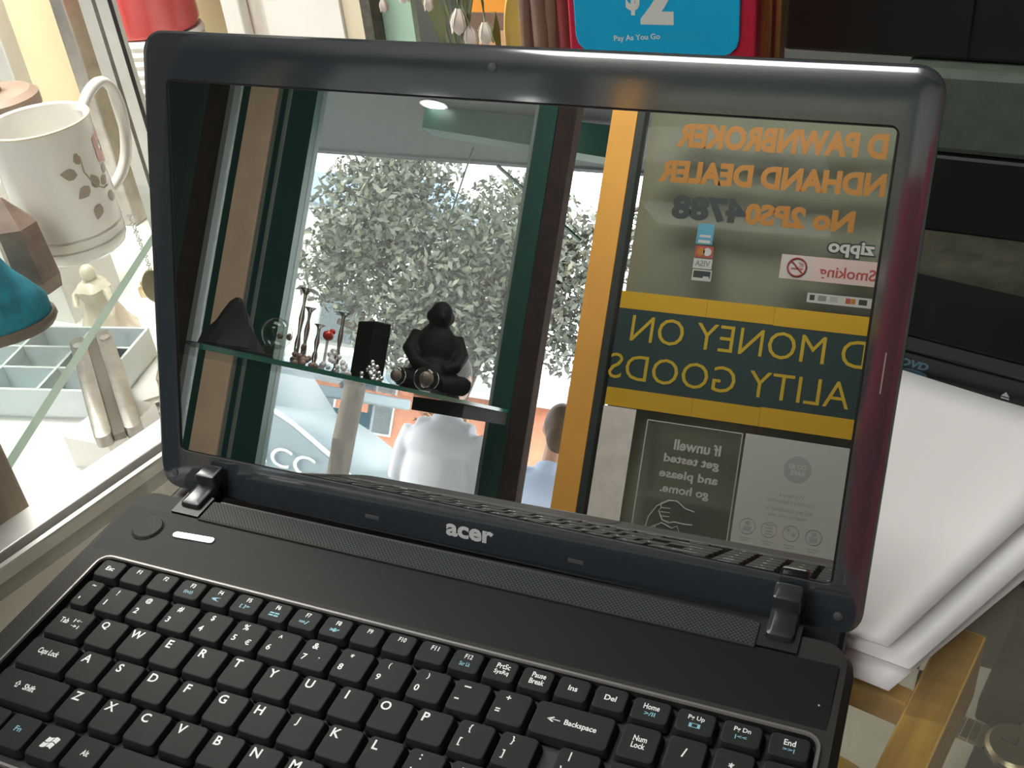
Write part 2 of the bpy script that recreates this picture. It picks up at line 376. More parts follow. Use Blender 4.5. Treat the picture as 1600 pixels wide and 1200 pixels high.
B().box(73, 75, -42, 53, 0, h0).done('side_panel', 'wood_brown', ct, rel=True)
B().box(XL + 1.7, 73, 51.5, 53, 0, h0 - 0.8).done('back_panel', 'beige_board', ct, rel=True)
B().box(XL + 1.7, 73, -42, -41, 0, h0 - 22).done('front_panel', 'wood_brown', ct, rel=True)
# timber rails carrying the glass
B().box(24.7, 26.5, -40, 9.7, h0 - 5.0, h0 - 0.8, bev=0.1).done('wooden_rail', 'wood_frame', ct, rel=True)
B().box(XL + 3, 24.7, 4.1, 5.1, h0 - 2.4, h0 - 0.8, bev=0.1).done('wooden_rail', 'wood_frame', ct, rel=True)

# ================================================================== the laptop
lp = thing('laptop_computer', 'open black laptop with glossy dark screen standing on the glass counter', 'laptop', 0, -14, -3.0)
DT = -0.12                                   # deck height; z = 0 is the key tops
# base: tray body with rounded corners
b = B(); M = T(0.0, -14.1, 0)
b.loft([[(x, y, z) for x, y in rr(37.6 - 2 * i, 23.8 - 2 * i, 1.3 - i * 0.5, 5)] for i, z in ((0.9, -2.85), (0.25, -2.3), (0.0, -1.0), (0.02, -0.7), (0.1, -0.62), (0.2, -0.6))], M)
base = b.done('base', 'deck', lp, smooth=35)
# deck plate around the keyboard well (frame of four pieces meeting the well edge)
WX0, WX1, WY0, WY1 = -17.05, 18.0, -18.75, -7.42
def ring_plate(bb, outer, inner, z):
    n = len(outer); bb.add([(x, y, z) for x, y in outer] + [(x, y, z) for x, y in inner], [(i, (i + 1) % n, n + (i + 1) % n, n + i) for i in range(n)])
outer = [(x, y - 14.1) for x, y in rr(37.0, 23.2, 1.1, 5)]
inn = [(x + (WX0 + WX1) / 2, y + (WY0 + WY1) / 2) for x, y in rr(WX1 - WX0, WY1 - WY0, 0.55, 5)]
b = B(); ring_plate(b, outer, inn, DT)
n = len(outer); b.add([(x, y, DT) for x, y in outer] + [(x * 1.013, -14.1 + (y + 14.1) * 1.018, -0.62) for x, y in outer], [(i, (i + 1) % n, n + (i + 1) % n, n + i) for i in range(n)])
b.add([(x, y, DT) for x, y in inn] + [(x, y, -0.52) for x, y in inn], [(i, (i + 1) % n, n + (i + 1) % n, n + i) for i in range(n)])
b.done('deck_plate', 'deck_texture', lp, smooth=20)
B().box(-18.2, 18.2, -2.5, -0.1, -2.8, -1.45, bev=0.3).done('rear_spine', 'black', lp)
B().box(-13.6, 14.4, -2.45, -2.15, -1.6, -0.1).done('rear_face', 'black', lp)
b = B(); b.add([(x, y, -0.5) for x, y in inn], [tuple(range(n))]); b.done('keyboard_well', 'well', lp)
rim = [(x, y, DT + 0.02) for x, y in [(p[0], p[1]) for p in [(q[0] + (WX0 + WX1) / 2, q[1] + (WY0 + WY1) / 2) for q in rr(WX1 - WX0 + 0.14, WY1 - WY0 + 0.14, 0.6, 5)]]]
B().tube(rim, 0.10, 6, closed=True).done('keyboard_rim', 'rim', lp, smooth=True)
# the smooth raised band and the speaker grille along the hinge
b = B()
for k in range(12):
    pass
cs = [(-7.0, 0.0), (-6.4, 0.03), (-5.6, 0.06), (-4.4, 0.08), (-3.75, 0.10)]
b.loft([[(x, y, DT + z) for y, z in cs] for x in (-18.2, -17.6, 17.6, 18.2)], None, False, False, closed=False)
b.done('deck_band', 'deck_smooth', lp, smooth=True)
b = B(); b.box(-13.9, 14.75, -3.7, -2.35, DT, DT + 0.16, bev=0.05); b.done('speaker_grille', 'grille', lp)
B().box(-13.9, 14.75, -3.82, -3.72, DT, DT + 0.2, bev=0.03).done('grille_edge', 'deck', lp)
# power button and its light
pb = B().lathe([(0.80, 0), (0.80, 0.10), (0.74, 0.16), (0.3, 0.13), (0.05, 0.125)], 32, T(-16.15, -5.05, DT + 0.02)).done('power_button', 'deck', lp, smooth=True)
B().tube([(-16.15 + 0.84 * math.cos(a * math.pi / 16), -5.05 + 0.84 * math.sin(a * math.pi / 16), DT + 0.07) for a in range(32)], 0.035, 5, closed=True).done('button_gap', 'black', pb, rel=False)
B().slab(2.45, 0.42, 0.2, 0, 0.09, 0.03, T(-13.3, -5.0, DT + 0.05) @ RZ(4)).done('status_light_bar', 'silver', lp)
for hx, nm in ((-14.9, 0), (15.62, 1)):
    B().box(hx - 0.85, hx + 0.85, -3.62, -2.1, DT - 0.02, DT + 0.13).done('hinge_slot', 'black', lp)
    hb = B(); hb.box(hx - 0.62, hx + 0.62, -3.15, -0.9, -0.75, 0.30, bev=0.22); hb.box(hx - 0.62, hx + 0.62, -1.6, -0.55, -0.9, 0.9, bev=0.15)
    hg = hb.done('hinge', 'hinge', lp, smooth=30)
B().ball(0.07, 0.07, 0.03, T(17.75, -5.9, DT + 0.03), 8, 5).done('scratch_speck', 'silver', lp)
for fx in (-16.5, 16.5):
    for fy in (-4.5, -24): B().lathe([(0.7, -3.0), (0.7, -2.6)], 14, T(fx, fy, 0)).done('foot', 'rubber', lp)

# keys ---------------------------------------------------------
KM = {}
def key(cx_, cy_, w_, h_, legends=()):
    k = (round(w_, 2), round(h_, 2))
    if k not in KM: KM[k] = B().slab(w_, h_, 0.20, -0.40, 0.0, 0.06, None, n=3, draft=0.10).mesh('key', 'key', 12)
    o = link('key', KM[k], lp, T(cx_, cy_, 0), rel=False)
    for L in legends:
        s, dx, dy, h = L[:4]; mt = L[4] if len(L) > 4 else 'legend'; ww = L[5] if len(L) > 5 else None
        text(s, mt, 'legend', o, T(dx, dy, 0.004), w=ww, h=h, bold=0.02, depth=0.0)
    return o
P = 1.850; X0 = -14.28; KW, KH = 1.56, 1.60
yN, yQ, yA, yZ, yS = -9.85, -11.71, -13.57, -15.43, -17.36
fl = ['Esc'] + ['F%d' % i for i in range(1, 13)] + ['Prt Sc', 'Pause', 'Ins', 'Del']
blue = {'F3': '((o))', 'F4': '(', 'F5': '[ ]=', 'F6': '==', 'F7': '=/', 'F8': '*', 'F12': 'Scr Lk'}
for i, s in enumerate(fl):
    x = -16.03 + 1.616 * i; lg = []
    if s in ('Prt Sc', 'Pause'):
        two = {'Prt Sc': ('PrtSc', 'SysRq'), 'Pause': ('Pause', 'Break')}[s]
        lg = [(two[0], 0.05, 0.24, 0.28, 'legend', 0.62), (two[1], 0.05, -0.10, 0.28, 'legend', 0.66)]
    elif s in ('Esc', 'Ins', 'Del'): lg = [(s, 0.0, 0.04, 0.27)]
    else: lg = [(s, 0.02, 0.27, 0.25, 'legend', 0.24 if len(s) < 3 else 0.36)]
    if s in blue: lg.append((blue[s], 0.0, -0.14, 0.22, 'legend_blue', 0.50))
    key(x, -8.17, 1.37, 1.12, lg)
for i, (s, t) in enumerate((('Home', '>/II'), ('Pg Up', '[]'), ('Pg Dn', '|<<'), ('End', '>>|'))):
    key(11.54 + 1.82 * i, -8.24, 1.53, 1.08, [(s, 0.0, 0.18, 0.27, 'legend', 0.66 if i < 3 else 0.45), (t, 0.0, -0.16, 0.2, 'legend_blue', 0.45)])
key(-16.02, yN, 1.02, KH, [('~', 0.0, 0.52, 0.10, 'legend', 0.22), ("'", -0.2, -0.35, 0.14)])
for i, (a, c) in enumerate(zip('1234567890-=', '!@#$%^&*()_+')):
    lg = [(a, -0.45, -0.22, 0.33 if a not in '-=' else (0.07 if a == '-' else 0.18), 'legend', None if a not in '-=' else 0.2), (c, -0.22, 0.46, 0.33 if c not in '_^*+' else {'_': 0.07, '^': 0.17, '*': 0.2, '+': 0.22}[c], 'legend', 0.30 if c == '_' else None)]
    if a == '5': lg.append(('€', 0.32, -0.28, 0.32))
    if a == '7': lg.append(('.', 0.25, -0.10, 0.07))
    key(X0 + P * i, yN, KW, KH, lg)
key(8.76, yN, 3.28, KH, [('←', -0.78, 0.02, 0.26, 'legend', 0.55), ('Backspace', 0.35, 0.0, 0.34, 'legend', 1.35)])
def legl(a): return [(a, -0.38, 0.40, 0.44)]
key(-15.48, yQ, 1.98, KH, [('Tab', -0.38, 0.10, 0.30, 'legend', 0.48), ('|←', 0.32, 0.22, 0.2, 'legend', 0.45), ('→|', 0.36, -0.10, 0.2, 'legend', 0.45)])
for i, a in enumerate('QWERTYUIOP'): key(-13.30 + P * i, yQ, KW, KH, legl(a))
for i, (a, c) in enumerate((('[', '{'), (']', '}'))): key(-13.30 + P * (10 + i), yQ, KW, KH, [(c, -0.25, 0.44, 0.4), (a, -0.42, -0.25, 0.4)])
key(9.55, yQ, 1.72, KH, [('|', -0.35, 0.44, 0.42), ('\\', -0.5, -0.25, 0.4)])
key(-15.18, yA, 2.60, KH, [('Caps Lock', 0.0, 0.08, 0.40, 'legend', 1.15)])
for i, a in enumerate('ASDFGHJKL'): key(-12.77 + P * i, yA, KW, KH, legl(a))
for i, (a, c) in enumerate(((';', ':'), ("'", '"'))): key(-12.77 + P * (9 + i), yA, KW, KH, [(c, -0.25, 0.46, 0.26 if i == 0 else 0.16), (a, -0.42, -0.22, 0.3 if i == 0 else 0.14)])
key(8.98, yA, 2.85, KH, [('Enter', 0.2, 0.05, 0.3, 'legend', 0.8)])
key(-14.62, yZ, 3.72, KH, [('⇧', -0.62, 0.10, 0.36, 'legend', 0.3), ('Shift', 0.08, 0.06, 0.32, 'legend', 0.62)])
for i, a in enumerate('ZXCVBNM'): key(-11.72 + P * i, yZ, KW, KH, legl(a))
for i, (a, c) in enumerate(((',', '<'), ('.', '>'), ('/', '?'))): key(-11.72 + P * (7 + i), yZ, KW, KH, [(c, -0.25, 0.42, 0.26), (a, -0.42, -0.26, 0.2)])
key(8.05, yZ, 4.7, KH, [('Shift', 0.1, 0.05, 0.32, 'legend', 0.62)])
key(-15.35, yS, 2.1, KH, [('Ctrl', 0, 0.05, 0.3)])
key(-13.36, yS, KW, KH, [('Fn', -0.05, 0.12, 0.26, 'legend_blue', 0.34)])
kw = key(-11.55, yS, KW, KH)
flag = B()                                   # four waving panes
for ix in (0, 1):
    for iy in (0, 1):
        x0, y0 = -0.28 + ix * 0.30, -0.26 + iy * 0.28
        wv = lambda x: 0.05 * math.sin(x * 11 + 0.4)
        xs = [x0 + 0.26 * k / 4 for k in range(5)]
        flag.add([(x + (y0) * 0.25, y0 + wv(x), 0.006) for x in xs] + [(x + (y0 + 0.24) * 0.25, y0 + 0.24 + wv(x), 0.006) for x in xs], [(k, k + 1, k + 6, k + 5) for k in range(4)])
flag.done('legend', 'legend', kw, rel=True)
key(-9.72, yS, KW, KH, [('Alt', 0, 0.05, 0.28, 'legend', 0.36)])
key(-3.85, yS, 9.7, KH)
for i, s in enumerate(('Alt Gr', 'Menu', 'Ctrl')): key(2.0 + P * i, yS, KW, KH, [(s, 0, 0.05, 0.26)])
key(7.45, yS - 0.4, 1.2, 0.72, [('<', 0, 0.0, 0.22)]); key(8.78, yS - 0.4, 1.2, 0.72, [('v', 0, 0.0, 0.18)]); key(10.1, yS - 0.4, 1.2, 0.72, [('>', 0, 0.0, 0.22)]); key(8.78, yS + 0.4, 1.2, 0.72, [('^', 0, 0.0, 0.14)])
num = [['Num', '/', '*', '-'], ['7', '8', '9', '+'], ['4', '5', '6', ''], ['1', '2', '3', 'Enter'], ['0', '.', '', '']]
for r, row in enumerate(num):
    for c, s in enumerate(row):
        y = (yN, yQ, yA, yZ, yS)[r]; lg = []
        if s == 'Num': lg = [('Num', 0, 0.2, 0.27, 'legend', 0.55), ('Lock', 0, -0.12, 0.27, 'legend', 0.55)]
        elif s: lg = [(s, -0.05, 0.12, {'/': 0.42, '*': 0.24, '-': 0.06, '+': 0.24, '.': 0.08, 'Enter': 0.26}.get(s, 0.36))]
        key(11.53 + 1.82 * c, y, 1.50, KH, lg)
# palm rest and touchpad (below the frame)
B().slab(8.6, 4.6, 0.3, 0, 0.03, 0.01, T(-2.2, -22.4, DT)).done('touchpad', 'deck_smooth', lp)
B().box(-4.6, 0.2, -25.2, -24.9 + 0.05, DT, DT + 0.05, bev=0.02).done('touchpad_button', 'rim', lp)

# lid -----------------------------------------------------------
al, tw, rl = R(70.119), R(0.8781), R(-0.7286)
LB = Matrix(((1, 0, 0), (0, math.cos(al), -math.sin(al)), (0, math.sin(al), math.cos(al))))
LT = Matrix(((math.cos(tw), 0, math.sin(tw)), (0, 1, 0), (-math.sin(tw), 0, math.cos(tw))))
LQ = Matrix(((math.cos(rl), -math.sin(rl), 0), (math.sin(rl), math.cos(rl), 0), (0, 0, 1)))
LM = T(0.003, 0.0, 0.862) @ (LB @ LT @ LQ).to_4x4()
# outline of the lid in its own plane: x across, y up from the bottom of the screen, z towards the user
def rr_box(x0, x1, y0, y1, r, nn=6): return [(x + (x0 + x1) / 2, y + (y0 + y1) / 2) for x, y in rr(x1 - x0, y1 - y0, r, nn)]
ox0, ox1, oy0, oy1 = -18.66, 18.76, -2.30, 21.80
b = B()
b.loft([[(x, y, z) for x, y in rr_box(ox0 + i, ox1 - i, oy0 + i, oy1 - i, 1.15 - 0.4 * i)] for i, z in ((0.9, -1.05), (0.35, -0.95), (0.08, -0.6), (0.0, -0.2), (0.02, -0.02))], None, True, False)
lid = b.done('lid', 'lid_shell', lp, smooth=40, M=LM)
sx0, sx1, sy0, sy1 = -17.25, 17.25, 0.0, 19.45
b = B(); o1 = rr_box(ox0 + 0.02, ox1 - 0.02, oy0 + 0.02, oy1 - 0.02, 1.13); o2 = rr_box(ox0 + 0.12, ox1 - 0.12, oy0 + 0.12, oy1 - 0.12, 1.08); o3 = rr_box(ox0 + 0.34, ox1 - 0.34, oy0 + 0.34, oy1 - 0.34, 0.98)
i3 = rr_box(sx0 - 0.30, sx1 + 0.30, sy0 - 0.30, sy1 + 0.30, 0.55); i2 = rr_box(sx0 - 0.06, sx1 + 0.06, sy0 - 0.06, sy1 + 0.06, 0.36); i1 = rr_box(sx0, sx1, sy0, sy1, 0.3)
b.loft([[(x, y, z) for x, y in q] for q, z in ((o1, -0.02), (o2, 0.03), (o3, 0.055), (i2, 0.055))], None, False, False)
bz = b.done('bezel', 'bezel', lid, smooth=10, rel=True)
b = B(); b.loft([[(x, y, z) for x, y in q] for q, z in ((i2, 0.055), (i1, 0.02), (i1, -0.02))], None, False, False); b.done('bezel_lip', 'black', lid, rel=True)
b = B(); b.add([(x, y, 0.0) for x, y in rr_box(sx0 + 0.09, sx1 - 0.05, sy0 + 0.05, sy1 - 0.04, 0.2)], [tuple(range(28))]); b.done('screen', 'screen', lid, rel=True)
b = B(); b.add([(x, y, -0.01) for x, y in rr_box(sx0 - 0.1, sx1 + 0.1, sy0 - 0.1, sy1 + 0.1, 0.3)], [tuple(range(28))]); b.done('screen_gasket', 'black', lid, rel=True)
text('acer', 'logo', 'logo', lid, T(0.05, -1.27, 0.052), w=2.55, h=0.66, bold=0.035, depth=0.012)
for x, y in ((-17.72, -1.40), (17.72, -1.40), (0.2, 20.87)): B().lathe([(0.20, 0), (0.20, 0.05), (0.12, 0.07)], 16, T(x, y, 0.05)).done('rubber_bumper', 'rubber', lid, rel=True, smooth=True)
for x in (-5.4, 5.6): B().box(x - 0.4, x + 0.4, -1.62, -1.42, 0.05, 0.075, bev=0.02).done('bezel_tab', 'rubber', lid, rel=True)
B().box(18.01, 18.07, 8.85, 10.6, 0.05, 0.062).done('bezel_seam', 'silver', lid, rel=True)
B().box(-18.37, -18.32, 8.67, 10.7, 0.05, 0.062).done('bezel_seam', 'black', lid, rel=True)

# ================================================================== display case to the left, lit from inside
FZ = -21.0                                   # its white floor
dc = thing('display_case', 'lit glass display case with white floor and wooden posts beside the counter', 'display case', -70, 30, FL)
B().prism([(-130, -16), (-30.9, -16), (-24.6, 10.5), (-24.6, 58), (-58.5, 58), (-58.5, 74), (-130, 74)], FZ - 2, FZ).done('case_floor', 'white_paint', dc)
B().prism([(-130, -16), (-31.5, -16), (-26, 9), (-26, 58), (-58.5, 58), (-58.5, 74), (-130, 74)], FL, FL + 6).done('plinth', 'wood_brown', dc)
for x, y in ((-128, -14), (-128, 72), (-64, 72)): B().box(x, x + 4, y - 2, y + 2, FL + 6, FZ - 2).done('leg', 'wood_brown', dc)
B().box(-33.0, -28.8, -8.0, -2.0, FZ, 62, bev=0.3).done('wooden_post', 'wood_brown', dc)
B().box(-33.4, -32.6, -8.4, -1.8, FZ, 62).done('post_edge', 'cream', dc)
# glass shelf carrying the mug
shp = [(-31.9, -1.2), (-47.0, 37.6), (-98, 37.6), (-98, -1.2)]
gs = B().prism(shp, -3.9, -3.1).done('glass_shelf', 'glass_clear', dc)
ed = [(-31.9, -1.2), (-47.0, 37.6)]; B().add([(ed[0][0] + 0.03, ed[0][1], -3.9), (ed[1][0] + 0.03, ed[1][1], -3.9), (ed[1][0] + 0.03, ed[1][1], -3.1), (ed[0][0] + 0.03, ed[0][1], -3.1)], [(0, 1, 2, 3)]).done('shelf_edge', 'glass_edge_pale', gs, rel=False)
for x, y in ((-90, 4), (-90, 34)): B().box(x - 1, x + 1, y - 1, y + 1, FZ, -3.9).done('shelf_support', 'aluminium', dc)
B().box(-50, -48.6, 37.6, 39, FZ, -3.0).done('shelf_support', 'aluminium', dc)
B().box(-33.4, -31.6, -3.4, -1.2, -4.6, -3.0).done('shelf_clip', 'aluminium', dc)
# aluminium uprights and the cream back wall
B().box(-59.6, -57.6, 45, 47.6, FZ, 70, bev=0.2).done('upright', 'aluminium', dc)
B().box(-57.5, -57.0, 44.6, 47.0, FZ, 70).done('upright_gap', 'groove', dc)
B().box(-56.9, -55.2, 44.4, 45.4, FZ, 70, bev=0.15).done('upright', 'aluminium', dc)
B().box(-55.2, -54.95, 44.2, 44.5, FZ, 70).done('upright_seal', 'black', dc)
B().box(-78.8, -76.7, 60, 62.5, FZ, 70, bev=0.2).done('upright', 'steel_tool', dc)
B().box(-92.0, -88.4, 60, 62.5, FZ, 70, bev=0.2).done('upright', 'aluminium', dc)
B().box(-130, -62, 72, 74, FZ, 70).done('back_panel', 'cream', dc)
B().box(-62, -54, 70, 72, FZ, 70).done('back_panel', 'mauve_wall', dc)
# strip lamp of the case
cl = thing('case_lamp', 'slim tube lamp inside the top of the lit display case', 'lamp', -78, 34, 66)
B().box(-30, 30, -2, 2, 0, 3, bev=0.4).done('housing', 'aluminium', cl, rel=True)
B().tube([(-28, 0, -0.6), (28, 0, -0.6)], 1.0, 10).done('tube', 'tube_glow', cl, rel=True)
l = bpy.data.lights.new('case_light', 'AREA'); l.shape = 'RECTANGLE'; l.size = 0.6; l.size_y = 0.12; l.energy = 10; l.color = (1, 0.97, 0.88)
lo = bpy.data.objects.new('case_light', l); COL.objects.link(lo); lo.parent = cl; lo.location = (0, 0, -0.03)
for x in (-24, 24): B().box(x - 0.5, x + 0.5, -0.5, 0.5, 3, CE - 66).done('hanger', 'aluminium', cl, rel=True)

# mug -----------------------------------------------------------
mx, my = -48.2, 25.4
mg = thing('mug', 'tall white porcelain mug printed with brown leaves and a pink flower', 'mug', mx, my, -3.1)
MP = [(2.6, 0.0), (3.35, 0.05), (3.75, 0.35), (3.95, 0.9), (3.98, 1.3), (3.86, 1.4), (3.98, 1.52), (4.02, 2.2), (3.9, 2.32), (4.02, 2.45), (4.05, 5), (4.05, 9), (4.12, 11.1), (4.16, 11.35), (4.05, 11.45), (3.88, 11.3), (3.72, 10.5), (3.65, 5), (3.55, 0.9), (2.5, 0.55), (0.05, 0.5)]
B().lathe(MP, 48).done('body', 'porcelain', mg, smooth=30, rel=True)
B().tube([(4.14 * math.cos(a * math.pi / 24), 4.14 * math.sin(a * math.pi / 24), 11.32) for a in range(48)], 0.05, 5, closed=True).done('rim_line', 'gold_line', mg, rel=True)
ha = R(74); hp = [(3.9, 10.7), (5.2, 12.0), (6.5, 12.4), (7.3, 11.2), (7.3, 8.6), (6.6, 6.0), (5.4, 4.4), (3.9, 3.6)]
hp2 = []
for i in range(7):
    p0, p1, p2, p3 = hp[max(i - 1, 0)], hp[i], hp[i + 1], hp[min(i + 2, 7)]
    for q in range(4):
        t = q / 4; hp2.append(tuple(0.5 * (2 * p1[k] + (p2[k] - p0[k]) * t + (2 * p0[k] - 5 * p1[k] + 4 * p2[k] - p3[k]) * t * t + (3 * p1[k] - p0[k] - 3 * p2[k] + p3[k]) * t ** 3) for k in (0, 1)))
hp = hp2 + [hp[7]]; hn = len(hp) - 1
hb = B()
rings = []
for i, (r, z) in enumerate(hp):
    d = Vector((hp[min(i + 1, hn)][0] - hp[max(i - 1, 0)][0], 0, hp[min(i + 1, hn)][1] - hp[max(i - 1, 0)][1])).normalized(); nrm = Vector((-d.z, 0, d.x))
    rings.append([Vector((r, 0, z)) + nrm * (0.42 * math.cos(k * math.pi / 5)) + Vector((0, 0.62 * math.sin(k * math.pi / 5), 0)) for k in range(10)])
hb.loft(rings, Matrix.Rotation(ha, 4, 'Z')).done('handle', 'porcelain', mg, smooth=50, rel=True)
def wrap(bb, pts, a0, z0, sc, r=4.075):
    """flat outline laid on the mug wall around angle a0, height z0"""
    v = [(r * math.cos(a0 + x * sc / r), r * math.sin(a0 + x * sc / r), z0 + y * sc) for x, y in pts]
    c = (sum(p[0] for p in pts) / len(pts), sum(p[1] for p in pts) / len(pts))
    v.append((r * 1.001 * math.cos(a0 + c[0] * sc / r), r * 1.001 * math.sin(a0 + c[0] * sc / r), z0 + c[1] * sc)); n = len(pts)
    bb.add(v, [(i, (i + 1) % n, n) for i in range(n)])
leaf = [(0, 0), (0.35, 0.25), (0.45, 0.6), (0.25, 0.95), (0, 1.25), (-0.25, 0.95), (-0.45, 0.6), (-0.35, 0.25)]
def rotp(pts, a): return [(x * math.cos(a) - y * math.sin(a), x * math.sin(a) + y * math.cos(a)) for x, y in pts]
A0 = R(-14)                                   # side turned to the viewer
lb = B()
for dx, z, rot, sc in ((-0.35, 7.6, 70, 1.1), (0.1, 8.3, 10, 0.8), (0.3, 6.4, 120, 1.1), (1.2, 5.9, 20, 1.1), (0.7, 4.7, 150, 1.1), (1.9, 4.9, -120, 1.1), (1.55, 6.0, -70, 0.9), (2.3, 6.6, -40, 0.8)):
    wrap(lb, rotp([(x * sc, y * sc) for x, y in leaf], R(rot)), A0 + dx / 4.07, z, 1.0)
lb.done('leaf_print', 'leaf_print', mg, rel=True)
sb = B(); st = [(0.1, 9.2), (0.3, 8.4), (0.25, 7.6), (0.6, 6.8), (1.1, 6.0), (1.7, 5.6), (2.3, 5.6)]
sb.tube([(4.08 * math.cos(A0 + x / 4.07), 4.08 * math.sin(A0 + x / 4.07), z) for x, z in st], 0.06, 5).done('stem_print', 'leaf_print', mg, rel=True)
pb_ = B()
for k in range(5): wrap(pb_, [(x + 0.35 * math.cos(R(72 * k + 70)), y + 0.35 * math.sin(R(72 * k + 70))) for x, y in rotp([(x * 1.7, y * 1.05) for x, y in leaf], R(72 * k - 20))], A0 + 3.5 / 4.07, 8.6, 1.0, 4.085)
pb_.done('flower_print', 'petal_print', mg, rel=True)

# the other things on the glass shelf ----------------------------
bt = thing('suede_ornament', 'teal suede boot ornament with brown sole beside the brown crystal', 'ornament', -45.0, 12.7, -3.1, 40)
def blob(rings, M=None): b = B(); b.loft(rings, M); return b
def ell(cx_, cy_, z, a, b_, n=20): return [(cx_ + a * math.cos(2 * math.pi * k / n), cy_ + b_ * math.sin(2 * math.pi * k / n), z) for k in range(n)]
blob([ell(0, 0, 0.0, 4.0, 2.8), ell(0, 0, 0.5, 4.3, 3.0), ell(0, 0, 0.9, 4.2, 2.9)]).done('sole', 'brown_sole', bt, smooth=True, rel=True)
blob([ell(0, 0, 0.9, 4.0, 2.8), ell(0, 0, 2.0, 4.0, 2.8), ell(-0.2, 0, 3.2, 3.4, 2.6), ell(-0.5, 0, 4.4, 2.8, 2.4), ell(-0.6, 0, 5.6, 2.4, 2.2), ell(-0.6, 0, 6.4, 2.3, 2.0), ell(-0.6, 0, 6.6, 1.4, 1.3)]).done('upper', 'teal_suede', bt, smooth=True, rel=True)
blob([ell(-0.7, 0.2, 5.4, 1.9, 1.7), ell(-0.7, 0.2, 6.6, 2.3, 2.1), ell(-0.8, 0.2, 8.2, 2.0, 1.9), ell(-0.8, 0.2, 9.4, 1.0, 0.9)]).done('top_tuft', 'teal_grey', bt, smooth=True, rel=True)
cr = B(); hexa = lambda r, z, ox=0, oy=0: [(ox + r * math.cos(R(60 * k + 10)), oy + r * math.sin(R(60 * k + 10)), z) for k in range(6)]
cr.loft([hexa(1.9, 0), hexa(2.3, 1.2, -0.2), hexa(2.1, 6.2, -0.5, 0.2), hexa(0.15, 8.6, -0.9, 0.4)], T(-46.6, 18.9, -3.1) @ RZ(20) @ SC(0.82, 0.82, 0.9))
tag(cr.done('crystal_point', 'stone_brown'), 'faceted brown stone crystal point between teal ornament and white mug', 'crystal')
cr = B(); cr.loft([hexa(1.0, 0), hexa(1.1, 0.8), hexa(0.9, 6.0), hexa(0.1, 7.2)], T(-54.6, 24.6, -3.1))
tag(cr.done('clear_crystal', 'porcelain'), 'small pale crystal point behind the brown stone crystal', 'crystal')
bx = thing('white_box', 'white carton with small black letters behind the mug and crystals', 'box', -63, 31, -3.1, -45)
B().box(-4.5, 4.5, -2.5, 2.5, 0, 7.5, bev=0.1).done('carton', 'paper', bx, rel=True)
text('RON', 'black', 'lettering', bx, T(1.2, -2.5, 5.2) @ FRONT, w=2.0, h=0.8, bold=0.03, depth=0.03)
pt = thing('clay_pot', 'brown clay pot with flat lid behind the white mug', 'pot', -71.5, 42, -3.1)
B().box(-4, 4, -4, 4, -17.9, 0).done('stand', 'white_paint', pt, rel=True)
B().lathe([(2.6, 0), (3.4, 0.4), (3.6, 3.2), (3.3, 4.4)], 28).done('bowl', 'brown_clay', pt, smooth=True, rel=True)
B().lathe([(3.9, 4.4), (4.3, 4.8), (4.3, 6.0), (3.6, 6.5), (0.05, 6.6)], 28).done('lid', 'brown_clay', pt, smooth=30, rel=True)
B().lathe([(0.9, 6.5), (0.9, 8.2), (0.6, 8.5), (0.05, 8.6)], 16).done('knob', 'stone_brown', pt, smooth=True, rel=True)
cn = thing('canister', 'glossy red canister on a ribbed white base behind the upright', 'canister', -66.5, 62, FZ)
B().lathe([(5.6, 0), (5.6, 18.5), (5.0, 19.0)], 36).done('plain_base', 'white_paint', cn, smooth=30, rel=True)
rb = [(5.3, 19.0)]
for k in range(6): rb += [(5.5, 19.3 + k), (5.25, 19.8 + k)]
B().lathe(rb, 36).done('ribbed_band', 'white_paint', cn, rel=True)
B().lathe([(4.9, 25), (5.2, 25.6), (5.2, 52), (4.6, 53)], 36).done('red_body', 'red_plastic', cn, smooth=30, rel=True)

# under the shelf ---------------------------------------------------
ty = thing('compartment_tray', 'pale plastic tray with square compartments on the case floor', 'tray', -64.5, 27.0, FZ, 12)
TW, TH, tz = 24, 11, 3.4
B().box(-TW / 2, TW / 2, -TH / 2, TH / 2, 0, 0.3).done('bottom', 'tray_plastic', ty, rel=True)
for k in range(5): B().box(-TW / 2 + k * TW / 4 - 0.15, -TW / 2 + k * TW / 4 + 0.15, -TH / 2, TH / 2, 0.3, tz).done('divider', 'tray_plastic', ty, rel=True)
for k in range(4): B().box(-TW / 2, TW / 2, -TH / 2 + k * TH / 3 - 0.15, -TH / 2 + k * TH / 3 + 0.15, 0.3, tz - 0.05).done('divider', 'tray_plastic', ty, rel=True)
rm = Matrix.Translation((-64.5, 27.0, FZ)) @ RZ(12)
kinds = [('gold_ring', 'small gold ring', 'ring', 'gold'), ('brass_charm', 'small brass charm', 'charm', 'brass_pale'), ('silver_ring', 'small silver ring', 'ring', 'chrome')]
for i in range(4):
    for j in range(3):
        px, py = -TW / 2 + (i + 0.5) * TW / 4, -TH / 2 + (j + 0.5) * TH / 3
        nm, lb_, cat, mt = kinds[(i + j) % 3]
        Mx = rm @ T(px + random.uniform(-0.6, 0.6), py + random.uniform(-0.3, 0.3), 0.3 + 0.22) @ RZ(random.uniform(0, 180))
        bb = B()
        if cat == 'ring': bb.tube([(0.95 * math.cos(a * math.pi / 10), 0.95 * math.sin(a * math.pi / 10), 0) for a in range(20)], 0.2, 6, Mx, closed=True)
        else: bb.ball(1.1, 0.7, 0.22, Mx, 12, 6)
        tag(bb.done(nm, mt, smooth=True), lb_ + ' lying in a compartment of the pale tray', cat, nm.replace('_', ' ') + 's in the compartment tray')
